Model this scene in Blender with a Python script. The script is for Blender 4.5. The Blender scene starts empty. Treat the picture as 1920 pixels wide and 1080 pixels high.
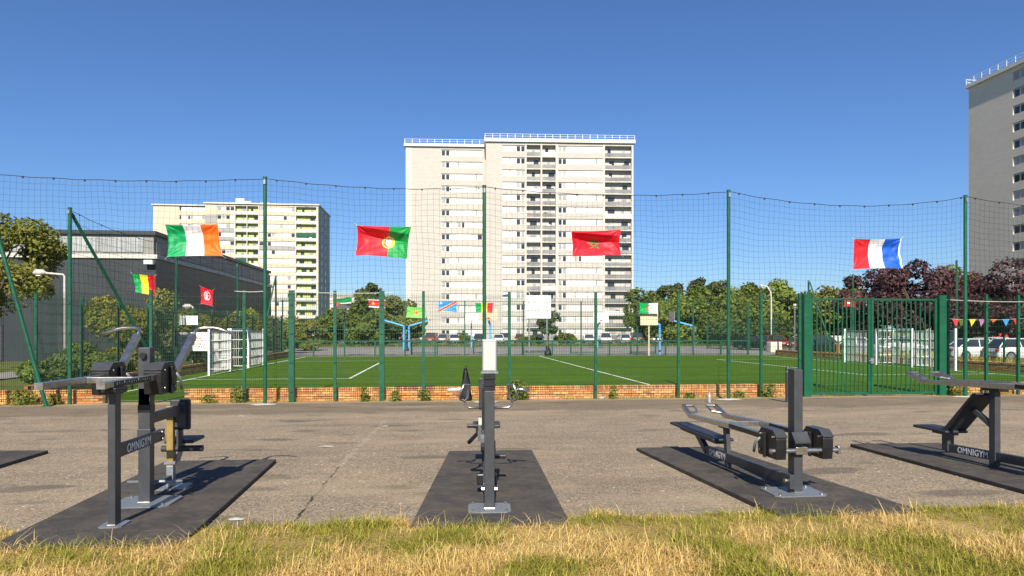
import bpy, math, random
import numpy as np
from mathutils import Vector, Matrix

random.seed(7)
rng = np.random.default_rng(11)
scene = bpy.context.scene
COL = scene.collection
R = math.radians

# ------------------------------------------------------------------ camera
FPX = 1280.0                 # focal length in pixels of the 1920 px photograph
HOR = 620.0                  # horizon row
YAW = math.atan(132.0 / FPX) # camera looks a little to the right of the fence's normal
CAMZ = 1.965
cam_d = bpy.data.cameras.new('camera')
cam = bpy.data.objects.new('camera', cam_d)
COL.objects.link(cam)
cam.location = (0, 0, CAMZ)
cam.rotation_euler = (R(90), 0, -YAW)
cam_d.sensor_width = 36
cam_d.lens = 36 * FPX / 1920
cam_d.shift_y = (HOR - 540) / 1920
cam_d.clip_start = 0.1
cam_d.clip_end = 6000
scene.camera = cam

# ------------------------------------------------------------------ world, sun
SUN_EL, SUN_AZ = R(38), R(5.6)      # shadows run away from the camera
world = bpy.data.worlds.new('World')
scene.world = world
world.use_nodes = True
wn = world.node_tree
bg = wn.nodes['Background']
sky = wn.nodes.new('ShaderNodeTexSky')
sky.sky_type = 'NISHITA'
sky.sun_disc = False
sky.sun_elevation = SUN_EL
sky.sun_rotation = math.pi + SUN_AZ
sky.altitude = 50
sky.air_density = 1.15
sky.dust_density = 0.1
sky.ozone_density = 4.5
tint = wn.nodes.new('ShaderNodeMix'); tint.data_type = 'RGBA'; tint.blend_type = 'MULTIPLY'
tint.inputs[0].default_value = 1.0
tint.inputs[7].default_value = (0.76, 0.98, 1.34, 1)     # white balance of the clear blue sky
wn.links.new(sky.outputs[0], tint.inputs[6])
wn.links.new(tint.outputs[2], bg.inputs[0])
bg.inputs[1].default_value = 0.053
sun_d = bpy.data.lights.new('sun', 'SUN')
sun_d.energy = 5.0
sun_d.angle = R(0.53)
sun_d.color = (1.0, 0.92, 0.78)
sun = bpy.data.objects.new('sun', sun_d)
COL.objects.link(sun)
sun.location = (0, -10, 40)
sd = Vector((math.sin(SUN_AZ) * math.cos(SUN_EL), math.cos(SUN_AZ) * math.cos(SUN_EL), -math.sin(SUN_EL)))
sun.rotation_euler = sd.to_track_quat('-Z', 'Y').to_euler()
vs = scene.view_settings
vs.view_transform = 'Standard'
vs.look = 'None'
vs.exposure = 0.74
vs.gamma = 1.0
vs.use_curve_mapping = False

# ------------------------------------------------------------------ helpers
ca, sa = math.cos(YAW), math.sin(YAW)
def ray(px, py):
    u = (px - 960) / FPX
    return u * ca + sa, ca - u * sa, (HOR - py) / FPX
def W(px, py, Y):
    """point of the plane Y = const seen at a pixel of the photograph"""
    dx, dy, dz = ray(px, py)
    t = Y / dy
    return Vector((dx * t, Y, CAMZ + dz * t))
def WX(px, Y):
    return W(px, HOR, Y).x
def D(px, zc):
    """plan position at camera depth zc"""
    dx, dy, _ = ray(px, HOR)
    return dx * zc, dy * zc
SL = 0.031
YF = 19.3                    # front fence line
def gz(Y):
    return SL * (YF - Y) if Y < YF else 0.0
def G(px, py):
    dx, dy, dz = ray(px, py)
    t = (SL * YF - CAMZ) / (dz + SL * dy)
    return Vector((dx * t, dy * t, CAMZ + dz * t))

def lin(c):
    if isinstance(c, str):
        c = [int(c[i:i + 2], 16) / 255 for i in (0, 2, 4)]
    return tuple(x / 12.92 if x <= 0.04045 else ((x + 0.055) / 1.055) ** 2.4 for x in c)

class MB:
    def __init__(s):
        s.v = []; s.f = []; s.m = []; s.mi = 0
    def add(s, vs, fs):
        o = len(s.v)
        s.v.extend([tuple(p) for p in vs])
        for f in fs:
            s.f.append(tuple(i + o for i in f)); s.m.append(s.mi)
        return s
    def box(s, a, b):
        (x0, y0, z0), (x1, y1, z1) = a, b
        return s.add([(x0, y0, z0), (x1, y0, z0), (x1, y1, z0), (x0, y1, z0), (x0, y0, z1), (x1, y0, z1), (x1, y1, z1), (x0, y1, z1)],
                     [(3, 2, 1, 0), (4, 5, 6, 7), (0, 1, 5, 4), (1, 2, 6, 5), (2, 3, 7, 6), (3, 0, 4, 7)])
    def cbox(s, c, d):
        return s.box([c[i] - d[i] / 2 for i in range(3)], [c[i] + d[i] / 2 for i in range(3)])
    def bar(s, p, q, w, h, up=(0, 0, 1), caps=True):
        p, q = Vector(p), Vector(q)
        t = (q - p).normalized(); u = Vector(up)
        if abs(t.dot(u)) > 0.98: u = Vector((0, 1, 0))
        a = t.cross(u).normalized() * (w / 2); b = a.cross(t).normalized() * (h / 2)
        vs = [p - a - b, p + a - b, p + a + b, p - a + b, q - a - b, q + a - b, q + a + b, q - a + b]
        fs = [(0, 1, 5, 4), (1, 2, 6, 5), (2, 3, 7, 6), (3, 0, 4, 7)]
        if caps: fs += [(3, 2, 1, 0), (4, 5, 6, 7)]
        return s.add(vs, fs)
    def tube(s, pts, r, n=8, caps=True):
        pts = [Vector(p) for p in pts]
        rs = r if isinstance(r, (list, tuple)) else [r] * len(pts)
        rings = []; ref = None
        for i, p in enumerate(pts):
            t = (pts[min(i + 1, len(pts) - 1)] - pts[max(i - 1, 0)]).normalized()
            if ref is None:
                ref = t.cross(Vector((0, 0, 1)))
                if ref.length < 0.05: ref = t.cross(Vector((0, 1, 0)))
            a = (ref - t * ref.dot(t)).normalized(); ref = a
            b = t.cross(a)
            rings.append([p + (a * math.cos(2 * math.pi * k / n) + b * math.sin(2 * math.pi * k / n)) * rs[i] for k in range(n)])
        vs = [v for ring in rings for v in ring]; fs = []
        for i in range(len(pts) - 1):
            for k in range(n):
                k2 = (k + 1) % n
                fs.append((i * n + k, i * n + k2, (i + 1) * n + k2, (i + 1) * n + k))
        if caps:
            fs.append(tuple(range(n - 1, -1, -1)))
            fs.append(tuple((len(pts) - 1) * n + k for k in range(n)))
        return s.add(vs, fs)
    def prism(s, poly, axis, a, b):
        """closed outline (2D) extruded along an axis; for axis x the outline is (y,z), y: (x,z), z: (x,y)"""
        def mk(p, t):
            return {'x': (t, p[0], p[1]), 'y': (p[0], t, p[1]), 'z': (p[0], p[1], t)}[axis]
        n = len(poly)
        vs = [mk(p, a) for p in poly] + [mk(p, b) for p in poly]
        fs = [tuple(range(n))[::-1], tuple(range(n, 2 * n))] + [(i, (i + 1) % n, n + (i + 1) % n, n + i) for i in range(n)]
        return s.add(vs, fs)

def rootloc(p):
    l = Vector((0, 0, 0))
    while p is not None:
        l += p.location; p = p.parent
    return l
def link(name, me, parent=None, loc=None):
    o = bpy.data.objects.new(name, me); COL.objects.link(o)
    if parent is not None: o.parent = parent
    if loc is not None: o.location = loc
    return o
def part(name, mb, mats, parent=None, loc=None, bevel=0, smooth=False, fix=True):
    """links one mesh object; coordinates in mb are world ones"""
    off = rootloc(parent) if parent is not None else Vector((0, 0, 0))
    if loc is not None: off = off + Vector(loc)
    me = bpy.data.meshes.new(name)
    me.from_pydata([(x - off[0], y - off[1], z - off[2]) for x, y, z in mb.v], [], mb.f)
    if not isinstance(mats, (list, tuple)): mats = [mats]
    for m in mats: me.materials.append(m)
    if len(mats) > 1: me.polygons.foreach_set('material_index', mb.m)
    if smooth: me.polygons.foreach_set('use_smooth', [True] * len(me.polygons))
    if fix:
        import bmesh
        bm = bmesh.new(); bm.from_mesh(me); bmesh.ops.recalc_face_normals(bm, faces=bm.faces); bm.to_mesh(me); bm.free()
    me.update()
    o = link(name, me, parent, loc)
    if bevel:
        md = o.modifiers.new('bevel', 'BEVEL'); md.width = bevel; md.segments = 2; md.limit_method = 'ANGLE'; md.angle_limit = R(40)
    return o
def tag(o, label=None, cat=None, group=None, kind=None):
    if label: o['label'] = label
    if cat: o['category'] = cat
    if group: o['group'] = group
    if kind: o['kind'] = kind
    return o
def thing(name, label, cat, loc=(0, 0, 0), group=None):
    o = bpy.data.objects.new(name, None); COL.objects.link(o); o.location = loc
    o.empty_display_size = 0.2
    return tag(o, label, cat, group)
def dup(o, parent=None):
    c = o.copy(); COL.objects.link(c)
    if parent is not None: c.parent = parent
    for ch in list(o.children): dup(ch, c)
    return c

# ------------------------------------------------------------------ materials
def nodes(m):
    m.use_nodes = True
    nt = m.node_tree
    return nt, nt.nodes, nt.links, nt.nodes['Principled BSDF']
def mixcol(nt, fac, a, b, mode='MIX'):
    n = nt.nodes.new('ShaderNodeMix'); n.data_type = 'RGBA'; n.blend_type = mode
    for sock, v in ((n.inputs[0], fac), (n.inputs[6], a), (n.inputs[7], b)):
        if hasattr(v, 'is_output'): nt.links.new(v, sock)
        elif isinstance(v, (int, float)): sock.default_value = v
        else: sock.default_value = (*v, 1)
    return n.outputs[2]
def noise(nt, scale, detail=4, rough=0.55, vec=None, dim='3D'):
    n = nt.nodes.new('ShaderNodeTexNoise'); n.inputs['Scale'].default_value = scale
    n.inputs['Detail'].default_value = detail; n.inputs['Roughness'].default_value = rough
    if vec is not None: nt.links.new(vec, n.inputs['Vector'])
    return n.outputs['Fac']
def ramp(nt, fac, a, b, ca_=(0, 0, 0), cb_=(1, 1, 1)):
    n = nt.nodes.new('ShaderNodeValToRGB'); e = n.color_ramp.elements
    e[0].position = a; e[1].position = b; e[0].color = (*ca_, 1); e[1].color = (*cb_, 1)
    nt.links.new(fac, n.inputs[0]); return n.outputs[0]
def math_(nt, op, a, b=None, c=None):
    n = nt.nodes.new('ShaderNodeMath'); n.operation = op
    for i, v in enumerate((a, b, c)):
        if v is None: continue
        if hasattr(v, 'is_output'): nt.links.new(v, n.inputs[i])
        else: n.inputs[i].default_value = v
    return n.outputs[0]
def coords(nt, kind='Object', scale=None):
    t = nt.nodes.new('ShaderNodeTexCoord').outputs[kind]
    if scale:
        m = nt.nodes.new('ShaderNodeMapping'); m.inputs['Scale'].default_value = scale
        nt.links.new(t, m.inputs[0]); t = m.outputs[0]
    return t
def bump(nt, h, strength, dist=0.01):
    b = nt.nodes.new('ShaderNodeBump'); b.inputs['Strength'].default_value = strength; b.inputs['Distance'].default_value = dist
    nt.links.new(h, b.inputs['Height'])
    nt.links.new(b.outputs[0], nt.nodes['Principled BSDF'].inputs['Normal'])
def pos(nt):
    return nt.nodes.new('ShaderNodeNewGeometry').outputs['Position']
def mat(name, col, rough=0.6, metal=0.0, var=0.15, scale=6.0, bmp=0.0, bscale=60, fine=0.0, spec=0.5, per_object=0.0):
    m = bpy.data.materials.new(name)
    nt, N, L, P = nodes(m)
    c = col if not isinstance(col, str) else lin(col)
    p = pos(nt)
    out = None
    n1 = noise(nt, scale, 5, 0.6, p)
    dark = tuple(x * (1 - var) for x in c); light = tuple(min(1, x * (1 + var)) for x in c)
    out = mixcol(nt, ramp(nt, n1, 0.3, 0.7), dark, light)
    if fine:
        n2 = noise(nt, scale * 14, 3, 0.7, p)
        out = mixcol(nt, fine, out, ramp(nt, n2, 0.3, 0.7, tuple(x * 0.6 for x in c), tuple(min(1, x * 1.4) for x in c)))
    if per_object:
        oi = N.new('ShaderNodeObjectInfo').outputs['Random']
        out = mixcol(nt, math_(nt, 'MULTIPLY', oi, per_object), out, tuple(x * 0.35 for x in c))
    L.new(out, P.inputs['Base Color'])
    P.inputs['Metallic'].default_value = metal
    P.inputs['Specular IOR Level'].default_value = spec
    rn = ramp(nt, n1, 0.2, 0.8, (max(0.02, rough - 0.08),) * 3, (min(1, rough + 0.08),) * 3)
    L.new(rn, P.inputs['Roughness'])
    if bmp: bump(nt, noise(nt, bscale, 3, 0.6, p), bmp)
    return m
def leaf_mat(name, a, b, c, trans=0.35, patch=0.35):
    """leaf colours picked per leaf; light passes through the blades"""
    m = bpy.data.materials.new(name)
    nt, N, L, P = nodes(m)
    rnd = N.new('ShaderNodeNewGeometry').outputs['Random Per Island']
    base = mixcol(nt, rnd, a, b)
    base = mixcol(nt, ramp(nt, noise(nt, patch, 3, 0.6, pos(nt)), 0.42, 0.62), base, c)
    L.new(base, P.inputs['Base Color'])
    P.inputs['Roughness'].default_value = 0.55
    P.inputs['Specular IOR Level'].default_value = 0.35
    t = N.new('ShaderNodeBsdfTranslucent'); L.new(base, t.inputs[0])
    mx = N.new('ShaderNodeMixShader'); mx.inputs[0].default_value = trans
    L.new(P.outputs[0], mx.inputs[1]); L.new(t.outputs[0], mx.inputs[2])
    L.new(mx.outputs[0], N['Material Output'].inputs[0])
    return m

M = {}
M['green'] = mat('green_paint', (0.006, 0.078, 0.040), 0.42, 0, 0.2, 5, fine=0.12)
M['green_gate'] = mat('gate_green_paint', (0.005, 0.080, 0.036), 0.38, 0, 0.15, 4, fine=0.12)
M['wire'] = mat('green_wire', (0.004, 0.034, 0.018), 0.55, 0, 0.1)
M['net'] = mat('net_cord', (0.018, 0.02, 0.024), 0.8, 0, 0.1)
M['anth'] = mat('anthracite_paint', (0.046, 0.049, 0.056), 0.42, 0.1, 0.14, 9, fine=0.15)
M['black'] = mat('black_plastic', (0.009, 0.009, 0.011), 0.42, 0, 0.2, 14, fine=0.15)
M['steel'] = mat('brushed_steel', (0.50, 0.48, 0.45), 0.30, 0.95, 0.15, 20, fine=0.2)
M['galv'] = mat('galvanised_steel', (0.24, 0.26, 0.28), 0.45, 0.5, 0.22, 25, fine=0.3)
M['rubber'] = None
M['pad'] = mat('dark_pad', (0.022, 0.025, 0.032), 0.55, 0, 0.2, 20)
M['yellow_post'] = mat('scratched_yellow_paint', (0.27, 0.185, 0.055), 0.45, 0.2, 0.3, 12, fine=0.3)
M['white_paint'] = mat('white_paint', (0.78, 0.78, 0.76), 0.45, 0, 0.06, 3)
M['white_plastic'] = mat('offwhite_panel', (0.47, 0.455, 0.42), 0.5, 0, 0.06, 8, fine=0.05)
M['print'] = mat('white_lettering', (0.85, 0.85, 0.83), 0.5, 0, 0.08, 30, fine=0.15)
M['blue'] = mat('blue_pole_paint', (0.10, 0.42, 0.85), 0.4, 0, 0.1, 6)
M['red'] = mat('red_paint', (0.62, 0.03, 0.03), 0.45, 0, 0.1, 6)
M['mortar'] = mat('mortar', (0.13, 0.085, 0.05), 0.95, 0, 0.3, 8, 0.4, 90, fine=0.3)
M['bark'] = mat('bark', (0.09, 0.065, 0.045), 0.9, 0, 0.35, 5, 0.5, 40)
M['line'] = mat('turf_line_paint', (0.66, 0.68, 0.62), 0.9, 0, 0.14, 2.5, fine=0.25)
M['glass'] = mat('window_glass', (0.035, 0.04, 0.05), 0.12, 0, 0.3, 0.3)
M['curtain_glass'] = mat('curtained_window', (0.33, 0.33, 0.32), 0.25, 0, 0.3, 0.25)
M['cream'] = mat('cream_render', (0.62, 0.545, 0.44), 0.85, 0, 0.05, 0.25, fine=0.06)
M['cream_brick'] = None
M['shutter'] = mat('white_shutter', (0.62, 0.61, 0.585), 0.55, 0, 0.04, 0.5)
M['slab'] = mat('pale_concrete', (0.50, 0.475, 0.425), 0.8, 0, 0.06, 0.4)
M['parapet'] = mat('grey_balcony_panel', (0.20, 0.20, 0.195), 0.4, 0, 0.3, 0.3)
M['recess'] = mat('balcony_back_wall', (0.50, 0.46, 0.41), 0.85, 0, 0.1, 0.3)
M['peach'] = mat('peach_render', (0.56, 0.45, 0.34), 0.85, 0, 0.05, 0.2)
M['greyclad'] = mat('grey_cladding', (0.30, 0.29, 0.28), 0.8, 0, 0.06, 0.2)
M['lime'] = mat('lime_green_render', (0.46, 0.48, 0.17), 0.8, 0, 0.08, 0.2)
M['aqua'] = mat('frosted_balcony_glass', (0.50, 0.58, 0.55), 0.3, 0, 0.1, 0.4)
M['greyrender'] = None
M['gymdark'] = None
M['gymlight'] = mat('clerestory_cladding', (0.22, 0.215, 0.20), 0.6, 0.1, 0.1, 1.5, fine=0.1)
M['translucent'] = mat('ribbed_translucent_panel', (0.33, 0.35, 0.35), 0.35, 0, 0.2, 0.8)
M['tyre'] = mat('tyre', (0.02, 0.02, 0.02), 0.8, 0, 0.1)
M['rim'] = mat('wheel_rim', (0.35, 0.35, 0.36), 0.35, 0.7, 0.1)
M['lamp'] = mat('lamp_lens', (0.7, 0.7, 0.66), 0.15, 0, 0.05)
M['tail'] = mat('tail_light', (0.35, 0.01, 0.01), 0.2, 0, 0.1)
M['wood'] = mat('pale_board', (0.62, 0.50, 0.33), 0.7, 0, 0.1, 3)

def m_asphalt():
    m = bpy.data.materials.new('worn_asphalt'); nt, N, L, P = nodes(m); p = pos(nt)
    c = mixcol(nt, ramp(nt, noise(nt, 0.45, 6, 0.65, p), 0.38, 0.62), (0.208, 0.160, 0.104), (0.325, 0.254, 0.168))
    c = mixcol(nt, ramp(nt, noise(nt, 2.6, 5, 0.65, p), 0.46, 0.62), c, (0.200, 0.160, 0.112))
    # aggregate
    v = N.new('ShaderNodeTexVoronoi'); v.inputs['Scale'].default_value = 75; L.new(p, v.inputs['Vector'])
    c = mixcol(nt, 0.62, c, mixcol(nt, ramp(nt, v.outputs['Color'], 0.15, 0.9), (0.055, 0.044, 0.032), (0.46, 0.38, 0.28)))
    # pale stones and litter flecks
    v2 = N.new('ShaderNodeTexVoronoi'); v2.inputs['Scale'].default_value = 9; L.new(p, v2.inputs['Vector'])
    fl = math_(nt, 'MULTIPLY', math_(nt, 'LESS_THAN', v2.outputs['Distance'], 0.13), math_(nt, 'GREATER_THAN', noise(nt, 1.7, 3, 0.5, p), 0.52))
    c = mixcol(nt, math_(nt, 'MULTIPLY', fl, 0.85), c, (0.66, 0.60, 0.48))
    # dusty patches, oil spots
    c = mixcol(nt, math_(nt, 'MULTIPLY', ramp(nt, noise(nt, 0.9, 4, 0.7, p), 0.55, 0.75), 0.45), c, (0.36, 0.275, 0.17))
    c = mixcol(nt, math_(nt, 'MULTIPLY', ramp(nt, noise(nt, 0.8, 2, 0.4, coords(nt, 'Object', (1, 2.2, 1))), 0.62, 0.68), 0.55), c, (0.07, 0.062, 0.055))
    # cracks: straight seams wandering a little
    sx = N.new('ShaderNodeSeparateXYZ'); L.new(p, sx.inputs[0])
    wob = math_(nt, 'MULTIPLY', math_(nt, 'SUBTRACT', noise(nt, 2.5, 5, 0.7, p), 0.5), 0.14)
    def seam(p0, p1, w, col, k, c):
        (x0, y0), (x1, y1) = p0, p1; l = math.hypot(x1 - x0, y1 - y0); tx, ty = (x1 - x0) / l, (y1 - y0) / l
        dd = math_(nt, 'ADD', math_(nt, 'MULTIPLY', math_(nt, 'SUBTRACT', sx.outputs[0], x0), -ty), math_(nt, 'MULTIPLY', math_(nt, 'SUBTRACT', sx.outputs[1], y0), tx))
        al = math_(nt, 'ADD', math_(nt, 'MULTIPLY', math_(nt, 'SUBTRACT', sx.outputs[0], x0), tx), math_(nt, 'MULTIPLY', math_(nt, 'SUBTRACT', sx.outputs[1], y0), ty))
        msk = math_(nt, 'LESS_THAN', math_(nt, 'ABSOLUTE', math_(nt, 'ADD', dd, wob)), w)
        msk = math_(nt, 'MULTIPLY', msk, math_(nt, 'MULTIPLY', math_(nt, 'GREATER_THAN', al, 0), math_(nt, 'LESS_THAN', al, l)))
        msk = math_(nt, 'MULTIPLY', msk, math_(nt, 'MULTIPLY', ramp(nt, noise(nt, 3.1, 3, 0.6, p), 0.35, 0.6), k))
        return mixcol(nt, msk, c, col)
    g0, g1, g2 = G(545, 985), G(635, 875), G(722, 788)
    c = seam((g0.x, g0.y), (g1.x, g1.y), 0.012, (0.035, 0.03, 0.022), 0.95, c)
    c = seam((g1.x, g1.y), (g2.x, g2.y), 0.035, (0.36, 0.30, 0.22), 0.9, c)
    c = seam((-14, 15.55), (16, 15.75), 0.05, (0.34, 0.28, 0.20), 0.8, c)
    c = seam((-4.6, 9.3), (-0.5, 9.5), 0.012, (0.30, 0.25, 0.18), 0.6, c)
    # older, darker strip along the fence and blown sand at the wall's foot
    wy = math_(nt, 'ADD', sx.outputs[1], math_(nt, 'MULTIPLY', math_(nt, 'SUBTRACT', noise(nt, 1.1, 5, 0.7, p), 0.5), 1.2))
    mr = N.new('ShaderNodeMapRange'); mr.inputs['From Min'].default_value = 15.5; mr.inputs['From Max'].default_value = 15.9; L.new(wy, mr.inputs['Value'])
    c = mixcol(nt, math_(nt, 'MULTIPLY', mr.outputs[0], 0.48), c, (0.105, 0.082, 0.055))
    mr2 = N.new('ShaderNodeMapRange'); mr2.inputs['From Min'].default_value = 18.55; mr2.inputs['From Max'].default_value = 19.2; L.new(wy, mr2.inputs['Value'])
    c = mixcol(nt, math_(nt, 'MULTIPLY', mr2.outputs[0], 0.7), c, (0.40, 0.30, 0.17))
    # long faint tyre and drag marks, broad repairs
    c = mixcol(nt, math_(nt, 'MULTIPLY', ramp(nt, noise(nt, 1.0, 5, 0.7, coords(nt, 'Object', (0.35, 2.4, 1))), 0.50, 0.72), 0.42), c, (0.115, 0.09, 0.062))
    c = mixcol(nt, math_(nt, 'MULTIPLY', ramp(nt, noise(nt, 0.7, 4, 0.6, coords(nt, 'Object', (0.5, 1.3, 1))), 0.52, 0.70), 0.40), c, (0.40, 0.31, 0.205))
    L.new(c, P.inputs['Base Color']); P.inputs['Roughness'].default_value = 0.92; P.inputs['Specular IOR Level'].default_value = 0.15
    bump(nt, v.outputs['Distance'], 0.5, 0.006)
    return m
def m_turf():
    m = bpy.data.materials.new('artificial_turf'); nt, N, L, P = nodes(m); p = pos(nt)
    st = coords(nt, 'Object', (0.12, 1.0, 1))
    c = mixcol(nt, ramp(nt, noise(nt, 1.2, 5, 0.7, st), 0.38, 0.62), (0.026, 0.074, 0.004), (0.066, 0.136, 0.008))
    c = mixcol(nt, ramp(nt, noise(nt, 25, 3, 0.7, p), 0.35, 0.75), c, (0.084, 0.142, 0.010))
    # worn pale scuffs and sand
    c = mixcol(nt, math_(nt, 'MULTIPLY', ramp(nt, noise(nt, 2.2, 4, 0.6, coords(nt, 'Object', (0.35, 1.6, 1))), 0.63, 0.70), 0.5), c, (0.36, 0.40, 0.22))
    L.new(c, P.inputs['Base Color']); P.inputs['Roughness'].default_value = 0.9; P.inputs['Specular IOR Level'].default_value = 0.05
    bump(nt, noise(nt, 60, 2, 0.7, p), 0.6, 0.02)
    return m
def m_soil(name, a, b, c3):
    m = bpy.data.materials.new(name); nt, N, L, P = nodes(m); p = pos(nt)
    c = mixcol(nt, ramp(nt, noise(nt, 1.1, 5, 0.65, p), 0.35, 0.65), a, b)
    c = mixcol(nt, ramp(nt, noise(nt, 30, 4, 0.7, p), 0.35, 0.75), c, c3)
    L.new(c, P.inputs['Base Color']); P.inputs['Roughness'].default_value = 0.95; P.inputs['Specular IOR Level'].default_value = 0.1
    bump(nt, noise(nt, 45, 3, 0.7, p), 0.7, 0.03)
    return m
def m_rubber():
    m = bpy.data.materials.new('rubber_crumb_mat'); nt, N, L, P = nodes(m); p = pos(nt)
    c = mixcol(nt, ramp(nt, noise(nt, 2.0, 6, 0.75, p), 0.41, 0.59), (0.034, 0.031, 0.029), (0.088, 0.074, 0.060))
    c = mixcol(nt, math_(nt, 'MULTIPLY', ramp(nt, noise(nt, 5.5, 5, 0.75, p), 0.48, 0.60), 0.7), c, (0.135, 0.108, 0.078))
    c = mixcol(nt, math_(nt, 'MULTIPLY', ramp(nt, noise(nt, 11, 3, 0.5, coords(nt, 'Object', (1, 2.4, 1))), 0.62, 0.66), 0.8), c, (0.016, 0.015, 0.015))
    c = mixcol(nt, 0.5, c, mixcol(nt, ramp(nt, noise(nt, 160, 2, 0.6, p), 0.35, 0.7), (0.02, 0.02, 0.02), (0.10, 0.09, 0.08)))
    L.new(c, P.inputs['Base Color']); P.inputs['Roughness'].default_value = 0.82; P.inputs['Specular IOR Level'].default_value = 0.3
    bump(nt, noise(nt, 150, 2, 0.6, p), 0.4, 0.004)
    return m
def m_brick():
    m = bpy.data.materials.new('multicoloured_brick'); nt, N, L, P = nodes(m); p = pos(nt)
    oi = N.new('ShaderNodeObjectInfo').outputs['Random']
    isl = N.new('ShaderNodeNewGeometry').outputs['Random Per Island']
    r = math_(nt, 'FRACT', math_(nt, 'ADD', math_(nt, 'MULTIPLY', oi, 7.3), isl))
    n = N.new('ShaderNodeValToRGB'); L.new(r, n.inputs[0]); cr = n.color_ramp
    cr.elements[0].position = 0; cr.elements[0].color = (0.50, 0.17, 0.05, 1)
    cr.elements[1].position = 1; cr.elements[1].color = (0.66, 0.31, 0.085, 1)
    for q, col in ((0.25, (0.60, 0.25, 0.07)), (0.45, (0.70, 0.38, 0.12)), (0.62, (0.36, 0.11, 0.04)), (0.8, (0.72, 0.44, 0.17))):
        e = cr.elements.new(q); e.color = (*col, 1)
    c = mixcol(nt, math_(nt, 'MULTIPLY', ramp(nt, noise(nt, 9, 4, 0.7, p), 0.45, 0.75), 0.55), n.outputs[0], (0.22, 0.12, 0.06))
    c = mixcol(nt, math_(nt, 'MULTIPLY', ramp(nt, noise(nt, 1.3, 4, 0.7, p), 0.5, 0.8), 0.5), c, (0.34, 0.27, 0.18))
    L.new(c, P.inputs['Base Color']); P.inputs['Roughness'].default_value = 0.85
    bump(nt, noise(nt, 70, 3, 0.6, p), 0.3, 0.004)
    return m
def m_masonry(name, a, b, sx, sz, rot=False):
    """small masonry units far away: faint courses"""
    m = bpy.data.materials.new(name); nt, N, L, P = nodes(m); p = pos(nt)
    t = N.new('ShaderNodeTexBrick'); t.inputs['Scale'].default_value = 1.0
    t.inputs['Color1'].default_value = (*a, 1); t.inputs['Color2'].default_value = (*b, 1)
    t.inputs['Mortar'].default_value = (*[x * 0.93 for x in a], 1)
    t.inputs['Mortar Size'].default_value = 0.03; t.inputs['Brick Width'].default_value = sx; t.inputs['Row Height'].default_value = sz
    s = N.new('ShaderNodeSeparateXYZ'); L.new(p, s.inputs[0]); cb = N.new('ShaderNodeCombineXYZ')
    L.new(math_(nt, 'ADD', s.outputs[0], s.outputs[1]), cb.inputs[0]); L.new(s.outputs[2], cb.inputs[1])
    L.new(cb.outputs[0], t.inputs['Vector'])
    c = mixcol(nt, math_(nt, 'MULTIPLY', ramp(nt, noise(nt, 0.2, 5, 0.7, p), 0.45, 0.8), 0.3), t.outputs[0], tuple(x * 0.8 for x in a))
    L.new(c, P.inputs['Base Color']); P.inputs['Roughness'].default_value = 0.88
    return m
def m_gym():
    m = bpy.data.materials.new('dark_ribbed_cladding'); nt, N, L, P = nodes(m); p = pos(nt)
    w = N.new('ShaderNodeTexWave'); w.wave_type = 'BANDS'; w.bands_direction = 'DIAGONAL'; w.inputs['Scale'].default_value = 2.2
    s = N.new('ShaderNodeSeparateXYZ'); L.new(p, s.inputs[0]); cb = N.new('ShaderNodeCombineXYZ')
    L.new(math_(nt, 'ADD', s.outputs[0], s.outputs[1]), cb.inputs[0]); L.new(cb.outputs[0], w.inputs['Vector'])
    c = mixcol(nt, ramp(nt, noise(nt, 0.4, 4, 0.6, p), 0.3, 0.7), (0.018, 0.024, 0.028), (0.029, 0.037, 0.042))
    c = mixcol(nt, math_(nt, 'MULTIPLY', w.outputs['Color'], 0.25), c, (0.016, 0.018, 0.021))
    L.new(c, P.inputs['Base Color']); P.inputs['Roughness'].default_value = 0.5
    return m
M['asphalt'] = m_asphalt(); M['turf'] = m_turf(); M['rubber'] = m_rubber(); M['brick'] = m_brick()
M['cream_brick'] = m_masonry('cream_brick', (0.415, 0.392, 0.352), (0.465, 0.44, 0.395), 0.9, 0.30)
M['greyrender'] = m_masonry('grey_brick', (0.66, 0.58, 0.49), (0.73, 0.64, 0.55), 0.9, 0.30)
M['gymdark'] = m_gym()
M['lawn_soil'] = m_soil('dry_lawn_soil', (0.30, 0.20, 0.07), (0.50, 0.34, 0.14), (0.22, 0.175, 0.05))
M['park'] = m_soil('park_grass_ground', (0.085, 0.12, 0.03), (0.17, 0.15, 0.06), (0.07, 0.10, 0.03))
M['court'] = mat('court_asphalt', (0.215, 0.20, 0.185), 0.9, 0, 0.15, 0.5, fine=0.2)
M['carpark'] = mat('car_park_asphalt', (0.15, 0.145, 0.14), 0.9, 0, 0.15, 0.3)
M['leaf'] = leaf_mat('green_leaves', (0.050, 0.082, 0.013), (0.180, 0.220, 0.034), (0.120, 0.165, 0.026))
M['leaf_lt'] = leaf_mat('light_green_leaves', (0.080, 0.120, 0.016), (0.260, 0.300, 0.046), (0.180, 0.235, 0.034))
M['leaf_ol'] = leaf_mat('olive_leaves', (0.090, 0.100, 0.016), (0.290, 0.270, 0.052), (0.175, 0.195, 0.032), patch=0.6)
M['leaf_hedge'] = leaf_mat('hedge_leaves', (0.120, 0.125, 0.018), (0.370, 0.340, 0.066), (0.230, 0.255, 0.040), patch=0.9)
M['leaf_dk'] = leaf_mat('dark_needles', (0.040, 0.058, 0.020), (0.105, 0.125, 0.040), (0.065, 0.088, 0.028), 0.2)
M['leaf_pu'] = leaf_mat('purple_leaves', (0.046, 0.018, 0.022), (0.150, 0.064, 0.066), (0.074, 0.034, 0.036), 0.3)
M['weed'] = leaf_mat('weed_leaves', (0.070, 0.120, 0.018), (0.200, 0.260, 0.045), (0.150, 0.200, 0.040), 0.35, 3)
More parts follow.
